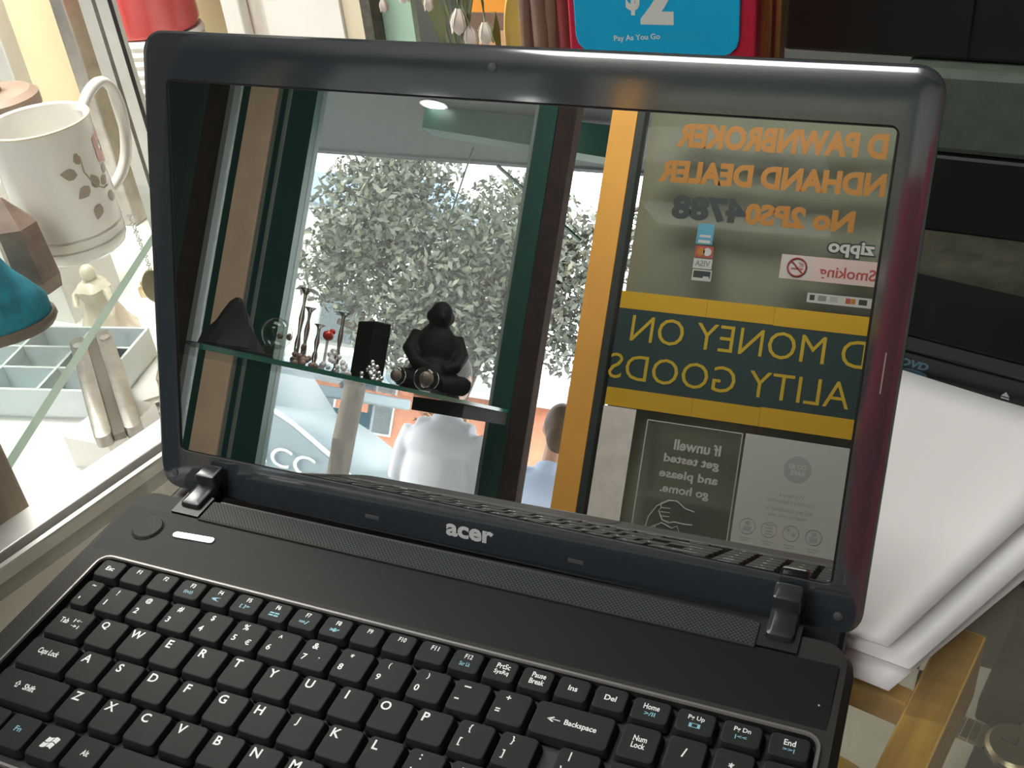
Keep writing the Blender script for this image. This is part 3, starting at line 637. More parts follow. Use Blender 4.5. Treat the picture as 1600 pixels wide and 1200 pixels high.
# porcelain figurine under the mug
pf = thing('porcelain_figurine', 'cream porcelain figurine of a draped lady under the glass shelf', 'figurine', -61.5, 37.0, FZ)
pfr = [(3.4, 0), (3.2, 0.5), (2.5, 1.4), (2.0, 2.6), (1.7, 3.6), (1.3, 4.6), (1.5, 5.3), (1.75, 6.0), (1.2, 6.6), (0.55, 6.9)]
b = B(); b.loft([[(r * (1 + 0.10 * math.sin(5 * 2 * math.pi * k / 30 + z)) * math.cos(2 * math.pi * k / 30) - 0.15 * z * 0.3, r * (1 + 0.10 * math.sin(5 * 2 * math.pi * k / 30 + z)) * math.sin(2 * math.pi * k / 30), z) for k in range(30)] for r, z in pfr]); b.done('gown', 'porcelain_cream', pf, smooth=True, rel=True)
B().ball(0.8, 0.8, 0.95, T(-0.3, 0, 7.6)).done('head', 'porcelain_cream', pf, smooth=True, rel=True)
B().tube([(1.5, 0, 5.9), (2.4, -0.6, 4.8), (2.6, -1.2, 3.6)], [0.45, 0.4, 0.3], 8).done('arm', 'porcelain_cream', pf, smooth=True, rel=True)
B().tube([(-1.6, 0, 5.9), (-2.6, -0.5, 4.9), (-2.2, -1.3, 4.0)], [0.45, 0.4, 0.3], 8).done('arm', 'porcelain_cream', pf, smooth=True, rel=True)
# multi-tools and pocket knives
def folding_tool(x, y, z, rz, L_, wd, label, m1, m2, tiltx=0):
    t = thing('folding_tool', label, 'pocket knife', x, y, z, rz)
    if tiltx: t.rotation_euler = (0, R(tiltx), R(rz))
    for s in (-1, 1):
        b = B(); b.slab(L_, wd * 0.36, wd * 0.16, 0, 1.1, 0.08, T(0, s * wd * 0.30, 0)); b.done('handle_scale', m1, t, rel=True, smooth=30)
    B().box(-L_ / 2 + 0.6, L_ / 2 - 0.3, -wd * 0.12, wd * 0.12, 0.1, 0.75).done('blade', m2, t, rel=True)
    B().lathe([(0.5, 1.1), (0.5, 1.22), (0.05, 1.25)], 14, T(-L_ / 2 + 1.8, wd * 0.30, 0)).done('pivot', 'chrome', t, rel=True)
    B().lathe([(0.5, 1.1), (0.5, 1.22), (0.05, 1.25)], 14, T(-L_ / 2 + 1.8, -wd * 0.30, 0)).done('pivot', 'chrome', t, rel=True)
    return t
folding_tool(-50.6, 24.6, FZ + 3.4, -42, 19, 4.2, 'long grey steel folding tool with round pivots lying on the white case floor', 'steel_tool', 'tool_dark')
folding_tool(-46.5, 26.8, FZ, 48, 12, 3.0, 'short grey steel pocket knife under the laptop side of the case', 'steel_tool', 'silver')
folding_tool(-52.0, 36.0, FZ, -60, 13, 2.6, 'pale bronze pocket knife behind the long steel folding tool', 'brass_pale', 'steel_tool')
folding_tool(-60.0, 48.0, FZ, 30, 10, 2.4, 'pale bronze pocket knife at the back of the case floor', 'brass_pale', 'silver')
tag(B().box(-49.5, -44.5, 17.5, 24, FZ, FZ + 3.3).done('foam_block', 'white_paint'), 'white foam block carrying the long steel folding tool', 'block')
tag(B().slab(9, 6, 0.6, FZ, FZ + 2.2, 0.3, T(-52.5, 47.5, 0) @ RZ(20)).done('pink_purse', 'peach'), 'small peach leather purse behind the folding tools', 'purse')
tag(B().slab(6, 3.6, 0.6, FZ, FZ + 1.4, 0.3, T(-38.0, 8.4, 0) @ RZ(-20)).done('stone_slab', 'stone_brown'), 'brown stone slab by the counter edge on the white case floor', 'stone')
# pendant chain hanging from the glass shelf edge
ch = thing('pendant_chain', 'silver chain with round pendant under the glass shelf edge', 'necklace', -49.5, 33.5, -10.5)
for k in range(14): B().tube([(0.22 * math.cos(a * math.pi / 4), 0.0 if k % 2 else 0.22 * math.sin(a * math.pi / 4), 0.16 * (math.sin(a * math.pi / 4) if k % 2 else 0)) for a in range(8)], 0.06, 4, T(-0.5 + k * 0.03, 0, 6.4 - k * 0.42) @ RY(90 if k % 2 else 0), closed=True).done('link', 'silver', ch, rel=True)
B().lathe([(1.5, -0.2), (1.7, 0), (1.5, 0.2), (0.1, 0.25)], 22, T(-0.1, 0, -0.9) @ RX(70)).done('pendant', 'brass_pale', ch, rel=True, smooth=30)

# ================================================================== things behind the laptop
bs = thing('back_shelf', 'pale wall cabinet with white door panels behind the laptop', 'cabinet', -44, 66, FL)
B().box(-53.8, -14, 60, 78, FL, -3).done('carcass', 'white_paint', bs)
B().box(-53.9, -51.6, 58.5, 60, -3, 70, bev=0.2).done('frame_stile', 'white_paint', bs)
B().box(-51.6, -49.4, 60.2, 61, -3, 70).done('frame_recess', 'beige_board', bs)
B().box(-49.4, -40.2, 59.6, 61, -3, 70, bev=0.1).done('door_panel', 'white_paint', bs)
B().box(-40.2, -37.2, 60, 61, -3, 70, bev=0.1).done('door_panel', 'cream_wall', bs)
B().box(-37.1, -36.0, 58.4, 61, -3, 70).done('dark_stile', 'groove', bs)
B().box(-36, -32.6, 60.5, 61.5, -3, 70).done('glass_side', 'glass_edge_pale', bs)
B().box(-36, -8, 76, 78, -3, 70).done('back_panel', 'grey_frame', bs)
B().box(-14, -8, 60, 78, FL, -3).done('carcass', 'white_paint', bs)
# white flowers
vs = thing('snowdrop_spray', 'spray of drooping white artificial flowers in a slim vase behind the laptop lid', 'flowers', -18.5, 42, -3)
B().lathe([(2.0, 0), (2.3, 0.4), (1.5, 3.5), (1.1, 7.0), (1.4, 8.0), (1.2, 8.0), (0.9, 7), (0.05, 6.9)], 22).done('vase', 'porcelain', vs, smooth=True, rel=True)
def bell(x, y, z, s, tilt):
    b = B(); 
    for k in range(5):
        M = T(x, y, z) @ RY(tilt) @ RZ(72 * k)
        pts = []
        for t_, wd in ((0, 0.25), (0.35, 0.62), (0.7, 0.72), (1.0, 0.45), (1.15, 0.05)):
            rr_ = 0.25 + 0.75 * math.sin(min(t_, 1) * 2.0) * 0.75
            pts.append((rr_, wd, -t_ * 2.1))
        v = [];
        for r_, wd, zz in pts: v += [(r_ * s, -wd * s, zz * s), (r_ * 1.12 * s, 0, zz * s), (r_ * s, wd * s, zz * s)]
        f = []
        for q in range(4): f += [(3 * q, 3 * q + 1, 3 * q + 4, 3 * q + 3), (3 * q + 1, 3 * q + 2, 3 * q + 5, 3 * q + 4)]
        b.add(v, f, M)
    o = b.done('flower', 'white_flower', vs, smooth=True, rel=True); return o
for (dx, dz, sx) in ((0.3, 15.6, 0.8), (2.4, 14.6, 0.7), (1.0, 14.3, 0.65), (-2.2, 16.6, 0.5), (-4.4, 17.2, 0.5), (-6.4, 16.2, 0.4)):
    bell(dx, 0, dz, sx, random.uniform(-12, 12))
    B().tube([(0, 0.2, 7.5), (dx * 0.3, 0.4, 14), (dx * 0.75, 0.3, dz + 3.2), (dx, 0, dz + 1.5), (dx, 0, dz - 0.1)], 0.12, 6).done('stem', 'green_stem', vs, smooth=True, rel=True)
for dx, dz, rz in ((-1.6, 13.6, 30), (0.6, 12.9, -40), (3.4, 12.4, 80)):
    b = B(); b.loft([[(0, -0.05, 3.0), (0.02, 0.05, 3.0)], [(-0.7, 0, 1.5), (0.7, 0.2, 1.5)], [(-0.35, 0, 0.3), (0.5, 0.1, 0.3)], [(0, -0.02, -0.9), (0.04, 0.02, -0.9)]], T(dx, 0, dz) @ RZ(rz), False, False, closed=False); b.done('leaf', 'green_stem', vs, rel=True)
# orange and yellow toys
ob = thing('orange_box', 'orange and peach carton with brown band behind the white flowers', 'box', -24.4, 64, -3)
B().box(-3.7, 3.7, 0, 6, 0, 7.0, bev=0.15).done('lower_carton', 'peach', ob, rel=True)
B().box(-3.7, 3.7, -0.1, 6.1, 7.0, 8.7, bev=0.1).done('brown_band', 'brown_cloth', ob, rel=True)
b = B(); b.loft([[(-3.5, 0, 8.7), (3.2, 0, 8.7), (3.2, 6, 8.7), (-3.5, 6, 8.7)], [(-3.5, 0.5, 10.4), (1.4, 0.5, 10.4), (1.4, 5.5, 10.4), (-3.5, 5.5, 10.4)], [(-2.6, 1, 12.5), (-0.6, 1, 12.5), (-0.6, 5, 12.5), (-2.6, 5, 12.5)]]); b.done('orange_top', 'orange', ob, rel=True)
yd = thing('yellow_disc', 'round mustard yellow plate standing behind the brown pole', 'plate', -11.6, 44, -3)
B().lathe([(5.6, -0.3), (6.2, 0.0), (5.8, 0.35), (4.2, 0.1), (0.05, 0.05)], 36, T(0, 0, 13.4) @ SC(0.62, 1, 1) @ RX(82)).done('dish', 'mustard', yd, smooth=True, rel=True)
B().box(-2.2, 2.2, -0.6, 3, 0, 7.4).done('stand', 'orange', yd, rel=True)
pl = thing('draped_cloth', 'brown and dark red cloth hanging in folds beside the red card pack', 'cloth', -7.5, 38, -3)
for k, (x, m) in enumerate(((-3.3, 'brown_cloth'), (-2.3, 'brown_cloth'), (-1.3, 'brown_cloth'), (-0.3, 'red_dark'), (0.7, 'red_dark'))):
    B().tube([(x, 0.2 * (k % 2), 0), (x + 0.15, 0, 12), (x - 0.1, 0.2, 24), (x, 0, 40)], [0.75, 0.8, 0.7, 0.6], 10).done('fold', m, pl, smooth=True, rel=True)
# the prepaid card pack
sp = thing('prepaid_card_pack', 'blue prepaid card pack reading 2 dollars in a red frame above the lid', 'card pack', 3.0, 30, -3)
B().box(-7.6, 4.34, 0, 1.6, 0, 36, bev=0.2).done('red_frame', 'red_card', sp, rel=True)
B().slab(10.45, 21, 1.1, 0, 0.25, 0.05, T(-1.84, 0, 27.1) @ FRONT).done('blue_card', 'blue_card', sp, rel=True)
text('$', 'white_print', 'lettering', sp, T(-3.2, -0.26, 20.1) @ FRONT, w=0.9, h=2.2, bold=0.03)
text('2', 'white_print', 'lettering', sp, T(-1.68, -0.26, 20.0) @ FRONT, w=2.1, h=3.1, bold=0.06)
text('Pay As You Go', 'white_print', 'lettering', sp, T(-3.0, -0.26, 17.6) @ RY(-4) @ FRONT, w=3.0, h=0.46, bold=0.02)
text('Starter Pack', 'cyan_print', 'lettering', sp, T(0.0, -0.26, 17.8) @ RY(-4) @ FRONT, w=2.6, h=0.40, bold=0.015)
wb = thing('wooden_frame', 'orange brown wooden picture frame standing between red pack and black screen', 'frame', 8.25, 33, -3)
B().box(-1.35, -0.55, 0, 2, 0, 40, bev=0.12).done('stile', 'wood_orange', wb, rel=True)
B().box(-0.55, -0.35, 0.3, 1.8, 0, 40).done('inner_lip', 'red_dark', wb, rel=True)
B().box(-0.35, 0.0, 0.1, 2, 0, 40, bev=0.08).done('stile', 'wood_orange', wb, rel=True)
tv = thing('flat_screen', 'large black flat screen behind the laptop above the grey machine', 'screen', 28, 42, -3, -6)
B().box(-21.6, 30, 0, 4, 12.3, 52, bev=0.3).done('panel', 'black', tv, rel=True)
B().box(-9.0, -8.85, -0.05, 0, 12.6, 52).done('panel_seam', 'black_gloss', tv, rel=True)
B().box(2, 14, 5, 9, 0.0, 13.5, bev=0.3).done('stand', 'black', tv, rel=True)
pr = thing('office_machine', 'dark grey office machine with horizontal seam under the black screen', 'printer', 30, 40, -3, -6)
B().box(-15, 28, 0, 4, 6.3, 12.2, bev=0.5).done('upper_body', 'device_grey', pr, rel=True)
B().box(-15, 28, 0.4, 4, 0.0, 6.1, bev=0.3).done('lower_body', 'device_dark', pr, rel=True)
om = B(); om.box(-9, 40, 0, 22, 0, 0.15); o = om.done('carpet_mat', 'olive_mat', M=T(22, 28.0, -3.0) @ RZ(-8)); tag(o, 'olive green carpet mat on the counter behind the disc player', 'mat')

# disc player and papers on the right of the laptop
dv = thing('disc_player', 'slim black disc player with blue disc logo on its front edge', 'disc player', 18.0, 22.0, -3.0, -15)
B().box(-8, 22, 0.0, 7.2, 0, 2.05, bev=0.1).done('lower_body', 'device_dark', dv, rel=True)
B().box(-8, 22, 0.12, 7.1, 2.05, 2.2).done('seam', 'black', dv, rel=True)
B().box(-8, 22, -0.05, 7.2, 2.2, 3.3, bev=0.15).done('top_cover', 'black_gloss', dv, rel=True)
text('DVD', 'dvd_blue', 'disc_logo', dv, T(0.95, -0.01, 1.35) @ FRONT, w=1.7, h=0.55, bold=0.05, shear=0.3)
B().lathe([(0.5, 0), (0.5, 0.02)], 20, T(1.0, -0.02, 0.75) @ SC(1.6, 1, 0.45) @ RX(90)).done('disc_logo', 'dvd_blue', dv, rel=True)
B().prism([(-0.22, 0), (0.22, 0), (0, 0.3)], 0, 0.03, T(6.2, 0.0, 0.85) @ FRONT).done('eject_symbol', 'legend', dv, rel=True)
B().box(5.98, 6.42, -0.03, 0.0, 0.68, 0.75).done('eject_symbol', 'legend', dv, rel=True)

def sheet(name, label, pts, z, bend, m, grp):
    """one sheet of paper, corner order: near-left, near-right, far-right, far-left, slightly curled"""
    n = 10; v = []; f = []
    a, b_, c, d = [Vector((*p, 0)) for p in pts]
    for i in range(n + 1):
        for j in range(n + 1):
            u_, v_ = i / n, j / n
            q = (a * (1 - u_) + b_ * u_) * (1 - v_) + (d * (1 - u_) + c * u_) * v_
            v.append((q.x, q.y, z + bend * ((u_ - 0.5) ** 2 * 2 * v_ + 0.6 * max(0, 0.3 - v_) ** 2 * 4)))
    for i in range(n):
        for j in range(n):
            k = i * (n + 1) + j; f.append((k, k + n + 1, k + n + 2, k + 1))
    o = B().add(v, f).done(name, m, smooth=True)
    sm = o.modifiers.new('thickness', 'SOLIDIFY'); sm.thickness = 0.0004
    return tag(o, label, 'paper', grp)
sheet('paper_sheet', 'white paper sheet lying lowest of the stack right of the laptop', [(14.0, -0.6), (20.2, -2.0), (32.5, 18.2), (16, 22)], -2.9, 0.15, 'paper', 'loose white papers')
sheet('paper_sheet', 'white paper sheet with curled corner in the middle of the stack', [(14.2, 0.4), (20.9, -0.9), (32.0, 18.6), (15.0, 23.4)], -2.55, 0.35, 'paper', 'loose white papers')
sheet('paper_sheet', 'white paper sheet lying on top of the stack beside the disc player', [(13.6, 1.0), (19.9, -0.2), (29.6, 18.0), (12.6, 23.6)], -2.2, 0.25, 'paper', 'loose white papers')

# under the counter glass --------------------------------------------------
CS = T(-4, 0, 0) @ RZ(CR)
def cworld(x, y, z): v = CS @ Vector((x, y, z)); return v
SH = -20.0
for k, (x, y, wd, dp, hh, lb_) in enumerate(((29.6, 23.5, 8.0, 10.0, 5.5, 'black velvet watch stand beside the wooden rail under the glass'), (27.6, 33.0, 5.5, 4.6, 5.0, 'small black velvet watch stand behind the larger one under the glass'), (30.8, 12.8, 9, 8.5, 4.0, 'low black velvet tray under the gold watch'))):
    t = thing('velvet_stand', lb_, 'display stand', *cworld(x, y, SH), CR)
    B().box(-wd / 2, wd / 2, -dp / 2, dp / 2, 0, hh * 0.35, bev=0.2).done('foot', 'black_velvet', t, rel=True)
    for q in range(5 if k < 2 else 4):
        B().tube([(-wd / 2 + 0.3, -dp / 2 + (q + 0.5) * dp / (5 if k < 2 else 4), hh * 0.55), (wd / 2 - 0.3, -dp / 2 + (q + 0.5) * dp / (5 if k < 2 else 4), hh * 0.55)], dp / 10 * 0.98, 10).done('cushion_roll', 'black_velvet', t, smooth=True, rel=True)
def watch(x, y, z, rz, label, m='gold'):
    t = thing('wrist_watch', label, 'watch', *cworld(x, y, z), rz)
    B().lathe([(1.25, 0), (1.55, 0.2), (1.55, 0.55), (1.35, 0.75), (1.2, 0.72)], 26).done('case', m, t, smooth=30, rel=True)
    B().lathe([(1.2, 0.66), (1.2, 0.7)], 26).done('dial', 'white_print', t, rel=True)
    B().box(-0.04, 0.04, 0, 0.8, 0.71, 0.73).done('hand', 'black', t, rel=True); B().box(0, 0.55, -0.04, 0.04, 0.71, 0.73).done('hand', 'black', t, rel=True)
    B().lathe([(0.15, 0), (0.15, 0.3)], 8, T(1.5, 0, 0.38) @ RY(90)).done('crown', m, t, rel=True)
    for s in (-1, 1):
        for q in range(9): B().box(-0.72, 0.72, s * (1.5 + q * 0.42), s * (1.5 + q * 0.42 + 0.36), 0.1 - 0.02 * q, 0.42 - 0.03 * q).done('bracelet_link', m, t, rel=True)
watch(28.4, 14.7, SH + 3.2, 75, 'gold wrist watch with pale dial on the black velvet tray', 'brass_pale')
tag(B().box(-2.4, 2.4, -5.6, 5.6, 0, 0.08).done('price_card', 'paper_warm', M=T(*cworld(24.6, 17.0, SH)) @ RZ(CR + 8)), 'pale price card under the glass right of the wooden rail', 'card')
tag(B().box(-5.5, 5.5, -5, 5, 0, 0.08).done('price_card', 'paper_warm', M=T(*cworld(17.6, 15.5, SH)) @ RZ(CR)), 'pale price card under the glass between wooden rail and laptop', 'card')
tag(B().box(-2.2, 2.2, -4, 4, 0, 0.08).done('price_card', 'paper_warm', M=T(*cworld(-17.0, -2.8, SH)) @ RZ(CR + 10)), 'speckled pale card under the glass left of the keyboard', 'card')
tag(B().ball(3.4, 2.6, 1.6, T(*cworld(20.0, 8.0, SH + 1.6)), 20, 10).done('amber_stone', 'mustard', smooth=True), 'mustard yellow polished stone under the glass beside the laptop corner', 'stone')
tag(B().ball(2.6, 2.0, 2.6, T(*cworld(34.0, 33.5, SH + 2.6)), 20, 10).done('brown_bead', 'wood_frame', smooth=True), 'large brown wooden bead beside the velvet stands under the glass', 'bead')

# ================================================================== signs on the glass panel of the street front (seen in the screen)
GY = -311.5
def decal(x0, x1, z0, z1, m, name, parent, d=0.0, th=0.12):
    return B().box(x0, x1, GY + d, GY + d + th, z0, z1).done(name, m, parent, rel=False)
def lettering(s, x_end, x_start, z0, z1, m, parent, bold=0.03, d=0.03, name='lettering'):
    """text facing the shop: starts at larger x, ends at smaller x"""
    return text(s, m, name, parent, T((x_end + x_start) / 2, GY + d, (z0 + z1) / 2) @ BACK, w=abs(x_start - x_end), h=z1 - z0, bold=bold, rel=False)
ls = thing('licence_lettering', 'orange vinyl licence lettering with dark number high on the glass panel', 'lettering', -30, GY, 84)
lettering('D PAWNBROKER', -63.7, 6.0, 111.2, 119.9, 'vinyl_orange', ls, 0.05)
lettering('NDHAND DEALER', -68.2, 7.0, 98.8, 106.6, 'vinyl_orange', ls, 0.05)
lettering('No 2PS0', -36.6, -1.0, 86.2, 93.6, 'vinyl_orange', ls, 0.05)
lettering('4788', -61.6, -36.2, 86.0, 94.6, 'vinyl_dark', ls, 0.05)
ms = thing('money_sign', 'dark green banner with yellow borders and thin yellow capitals', 'sign', -33, GY, 19.5)
decal(-74.5, 22, 19.6, 59.2, 'sign_green', 'banner', ms, 0, 0.3)
for a, c in ((-74.5, -44.5), (-44.4, -22), (-21.9, 22)):
    decal(a, c, 53.4 - (0.2 if a > -40 else 0), 59.4, 'sign_yellow', 'border_strip', ms, 0.3, 0.08)
    decal(a, c, 19.4, 25.6 + (0.3 if a > -40 else 0), 'sign_yellow', 'border_strip', ms, 0.3, 0.08)
lettering('D MONEY ON', -69.2, 8.6, 42.3, 51.4, 'sign_letter', ms, -0.005, 0.42)
lettering('ALITY GOODS', -75.0, 5.4, 28.8, 37.6, 'sign_letter', ms, -0.005, 0.42)
zs = thing('brand_sticker', 'white outlined word sticker above the no smoking sticker', 'sticker', 0, GY, 78)
lettering('zippo', -8.6, 7.2, 77.6, 84.0, 'vinyl_dark', zs, 0.12, 0.02)
lettering('zippo', -8.0, 6.6, 78.1, 83.5, 'poster', zs, 0.035, 0.06)
ns = thing('no_smoking_sticker', 'pale pink no smoking sticker with red ring and slash', 'sticker', -6, GY, 69)
decal(-22.4, 20, 69.3, 77.4, 'sticker_pink', 'backing', ns, 0, 0.08)
decal(-21.6, -12.6, 69.9, 76.9, 'poster', 'ring_panel', ns, 0.08, 0.04)
B().tube([(-17.0 + 3.0 * math.cos(a * math.pi / 14), GY + 0.16, 73.4 + 3.0 * math.sin(a * math.pi / 14)) for a in range(28)], 0.36, 6, closed=True).done('ring', 'sticker_red', ns)
B().tube([(-19.0, GY + 0.16, 75.4), (-15.0, GY + 0.16, 71.4)], 0.32, 6).done('slash', 'sticker_red', ns)
B().box(-18.8, -15.0, GY + 0.1, GY + 0.18, 72.6, 73.1).done('cigarette', 'sticker_red', ns)
for k in range(3): B().tube([(-15.4 - 0.5 * k, GY + 0.14, 73.4), (-15.0 - 0.5 * k, GY + 0.14, 74.2), (-15.6 - 0.5 * k, GY + 0.14, 75.0)], 0.12, 5).done('smoke', 'sticker_red', ns)
lettering('Smoking', -9.6, 8.0, 69.9, 74.8, 'sticker_red', ns, 0.02, 0.1)
cs_ = thing('card_sticker_strip', 'white strip of tiny payment card marks under the no smoking sticker', 'sticker', 0, GY, 62)
decal(-12.4, 14, 62.2, 65.4, 'poster', 'backing', cs_)
for x, m, wd in ((-10.8, 'vinyl_dark', 1.6), (-7.6, 'poster_ink', 2.6), (-3.9, 'poster_grey', 2.4), (0.6, 'sticker_red', 1.6), (2.2, 'vinyl_orange', 1.4), (5.2, 'vinyl_dark', 2.6), (9.6, 'sticker_blue', 1.6)):
    decal(x - wd / 2, x + wd / 2, 63.0, 64.8, m, 'card_mark', cs_, 0.12, 0.03)
cc = thing('card_stickers', 'column of payment card stickers below the dark number', 'sticker', -48.5, GY, 65)
decal(-51.6, -46.0, 78.2, 85.3, 'sticker_blue', 'blue_card_mark', cc); decal(-50.8, -46.8, 78.6, 79.6, 'poster', 'white_line', cc, 0.12, 0.03); decal(-50.6, -46.8, 80.6, 81.4, 'poster', 'white_line', cc, 0.12, 0.03)
decal(-51.4, -45.2, 73.6, 77.6, 'sticker_red', 'card_mark', cc)
B().lathe([(1.4, 0), (1.4, 0.05)], 20, T(-49.4, GY + 0.12, 75.6) @ RX(-90)).done('orange_disc', 'vinyl_orange', cc); B().lathe([(1.4, 0), (1.4, 0.05)], 20, T(-47.2, GY + 0.12, 75.6) @ RX(-90)).done('red_disc', 'poster', cc)
decal(-51.4, -45.0, 69.8, 73.2, 'poster', 'white_card_mark', cc); lettering('VISA', -50.8, -45.6, 70.5, 72.6, 'poster_ink', cc, 0.03, 0.14)
decal(-51.2, -44.6, 65.6, 69.4, 'poster', 'white_card_mark', cc)
decal(-50.8, -45.0, 66.6, 69.0, 'vinyl_dark', 'dark_mark', cc, 0.12, 0.03); decal(-47.4, -45.4, 65.8, 67.2, 'poster', 'white_line', cc, 0.15, 0.03)
# hand-drawn acrylic notice
un = thing('unwell_notice', 'clear acrylic notice asking the unwell to go home with hand drawing', 'notice', -43, GY, -28)
decal(-58.6, -26.4, -45, 16.2, 'glass_window', 'acrylic_sheet', un, 0, 0.3)
for p in (((-58.6, -45), (-58.6, 16.2)), ((-58.6, 16.2), (-26.4, 16.2)), ((-26.4, 16.2), (-26.4, -45))):
    B().tube([(p[0][0], GY + 0.35, p[0][1]), (p[1][0], GY + 0.35, p[1][1])], 0.22, 6).done('edge', 'poster', un)
for s, z, x0, x1 in (('If unwell', 9.2, -48.4, -32.6), ('get tested', 4.0, -51.2, -32.4), ('and please', -1.2, -52.0, -32.2), ('go home.', -6.2, -51.0, -34.4)):
    lettering(s, x0, x1, z - 1.7, z + 2.0, 'poster', un, 0.03, 0.34)
hand = [(-38.4, -12.0), (-41.5, -11.4), (-44.6, -9.4), (-47.4, -9.6), (-49.8, -11.0), (-49.6, -12.4), (-50.2, -13.6), (-49.4, -15.0), (-48.6, -16.4), (-46.2, -17.0), (-44.4, -16.4), (-41.0, -16.6), (-38.4, -16.4)]
B().tube([(x, GY + 0.4, z) for x, z in hand], 0.22, 6).done('drawn_hand', 'poster', un)
B().tube([(x, GY + 0.4, z) for x, z in [(-47.0, -9.6), (-51.0, -12.0), (-53.4, -16.0), (-54.2, -21), (-55.4, -26), (-52.6, -26.2), (-52, -22), (-50.6, -18.6)]], 0.2, 6).done('drawn_hair', 'poster', un)
B().tube([(x, GY + 0.4, z) for x, z in [(-52.0, -19.4), (-48.6, -17.4), (-45.0, -18.6), (-43.4, -17.6), (-42.0, -20.0), (-44.0, -24.0), (-46.4, -25.8), (-49, -24.6), (-49.6, -21.2)]], 0.2, 6).done('drawn_face', 'poster', un)
for k in range(3): B().tube([(-49.6, GY + 0.4, -12.4 - k * 1.4), (-46.4, GY + 0.4, -12.2 - k * 1.4)], 0.15, 5).done('drawn_finger', 'poster', un)
# printed covid notice
cv = thing('safety_poster', 'white safety poster with grey round badge and four outline icons', 'poster', -9, GY, -29)
decal(-25.4, 8.2, -46, 16.6, 'poster', 'sheet', cv, 0.05, 0.1)
B().lathe([(4.4, 0), (4.4, 0.03)], 36, T(-7.4, GY + 0.16, 7.2) @ RX(-90)).done('badge', 'poster_grey', cv)
lettering('CO ID', -10.2, -4.6, 7.4, 9.0, 'poster', cv, 0.05, 0.21); lettering('SAFE', -9.6, -4.9, 5.3, 6.9, 'poster', cv, 0.05, 0.21)
for s, z, x0, x1 in (('We have a', -1.5, -12, -4), ('COVID-19 Safety Plan', -3.8, -15.6, -0.6), ('and are committed to', -6.2, -15.8, -0.8), ('keeping you safe', -8.4, -14.8, -2.4)):
    lettering(s, x0, x1, z - 0.75, z + 0.75, 'poster_grey', cv, 0.02, 0.17)
for k, x in enumerate((-20.6, -13.6, -6.6, 0.6)):
    B().tube([(x + 2.5 * math.cos(a * math.pi / 12), GY + 0.18, -13.4 + 2.5 * math.sin(a * math.pi / 12)) for a in range(24)], 0.1, 5, closed=True).done('icon_ring', 'poster_grey', cv)
    if k in (0, 3):
        B().lathe([(0.8, 0), (0.8, 0.03)], 16, T(x, GY + 0.16, -12.5) @ RX(-90)).done('icon', 'poster_grey', cv); decal(x - 1.3, x + 1.3, -15.2, -13.6, 'poster_grey', 'icon', cv, 0.15, 0.03)
    elif k == 1:
        for q in range(4): decal(x - 1.2, x + 1.2, -15.2 + q * 1.0, -14.7 + q * 1.0, 'poster_grey', 'icon', cv, 0.15, 0.03)
    else:
        for q, dx in enumerate((-0.9, 0.9)): B().lathe([(0.6, 0), (0.6, 0.03)], 14, T(x + dx, GY + 0.16, -12.4 - q * 1.4) @ RX(-90)).done('icon', 'poster_grey', cv)
    decal(x - 1.9, x + 1.9, -17.6, -17.2, 'poster_grey', 'caption_line', cv, 0.15, 0.03); decal(x - 1.3, x + 1.3, -18.4, -18.0, 'poster_grey', 'caption_line', cv, 0.15, 0.03)
for a in ((-21.6, -2.4, -21.5, -21.2), (-21.6, -2.4, -24.2, -23.9), (-21.6, -21.3, -24.2, -21.2), (-2.7, -2.4, -24.2, -21.2)): decal(*a, 'poster_ink', 'box_rule', cv, 0.15, 0.03)
decal(-19.8, -4.2, -23.0, -22.4, 'poster_ink', 'caption_line', cv, 0.15, 0.03)

# ================================================================== glass shelf of figurines beside the street window (seen in the screen)
SZ = 12.2
fs = thing('figurine_shelf', 'thick green edged glass shelf holding figurines before the street window', 'shelf', -130, -212, FL)
B().box(-150, -106.6, -303, -124, SZ - 1.0, SZ).done('glass_plate', 'glass_clear', fs)
B().box(-106.6, -106.0, -303, -124, SZ - 1.1, SZ + 0.05).done('front_edge', 'glass_edge_dark', fs)
for y in (-128,): B().box(-152, -149, y - 1.5, y + 1.5, FL, SZ - 1).done('leg', 'green_frame', fs)
B().box(-124, -106.4, -303, -262, SZ - 5.4, SZ - 1.1).done('bracket', 'tyre', fs)
def fig(name, x, y, label, cat='figurine', rz=0, grp=None): return thing(name, label, cat, x, y, SZ, rz, grp)
# seated black figure
g = fig('seated_figurine', -119, -262, 'large black seated figurine with round head on the green edged glass shelf', rz=150)
b = B()
b.ball(8.5, 9.5, 6.5, T(0, 0, 6), 20, 12); b.ball(7.0, 6.6, 9.5, T(0, 1.0, 14), 20, 12); b.ball(3.9, 4.2, 4.9, T(0, -0.5, 25.2), 18, 12)
b.ball(2.6, 2.6, 3.6, T(0, 0.4, 21.2), 14, 8)
for s in (-1, 1):
    b.tube([(s * 6.0, 1, 19), (s * 8.4, -1.5, 13.5), (s * 6.4, -6.5, 9.6), (s * 2.2, -8.2, 8.2)], [2.6, 2.4, 2.0, 1.6], 10)
    b.tube([(s * 3, -1, 4), (s * 9.5, -5.5, 4.2), (s * 2, -9.2, 3.2)], [3.6, 3.2, 2.2], 10)
    b.ball(0.7, 1.1, 1.6, T(s * 3.9, -0.3, 25), 10, 6)
b.ball(1.0, 1.2, 1.0, T(0, -4.6, 24.6), 10, 6)
o = b.done('body', 'figurine_black', g, rel=True); rmz = o.modifiers.new('fuse', 'REMESH'); rmz.mode = 'VOXEL'; rmz.voxel_size = 0.006; rmz.use_smooth_shade = True
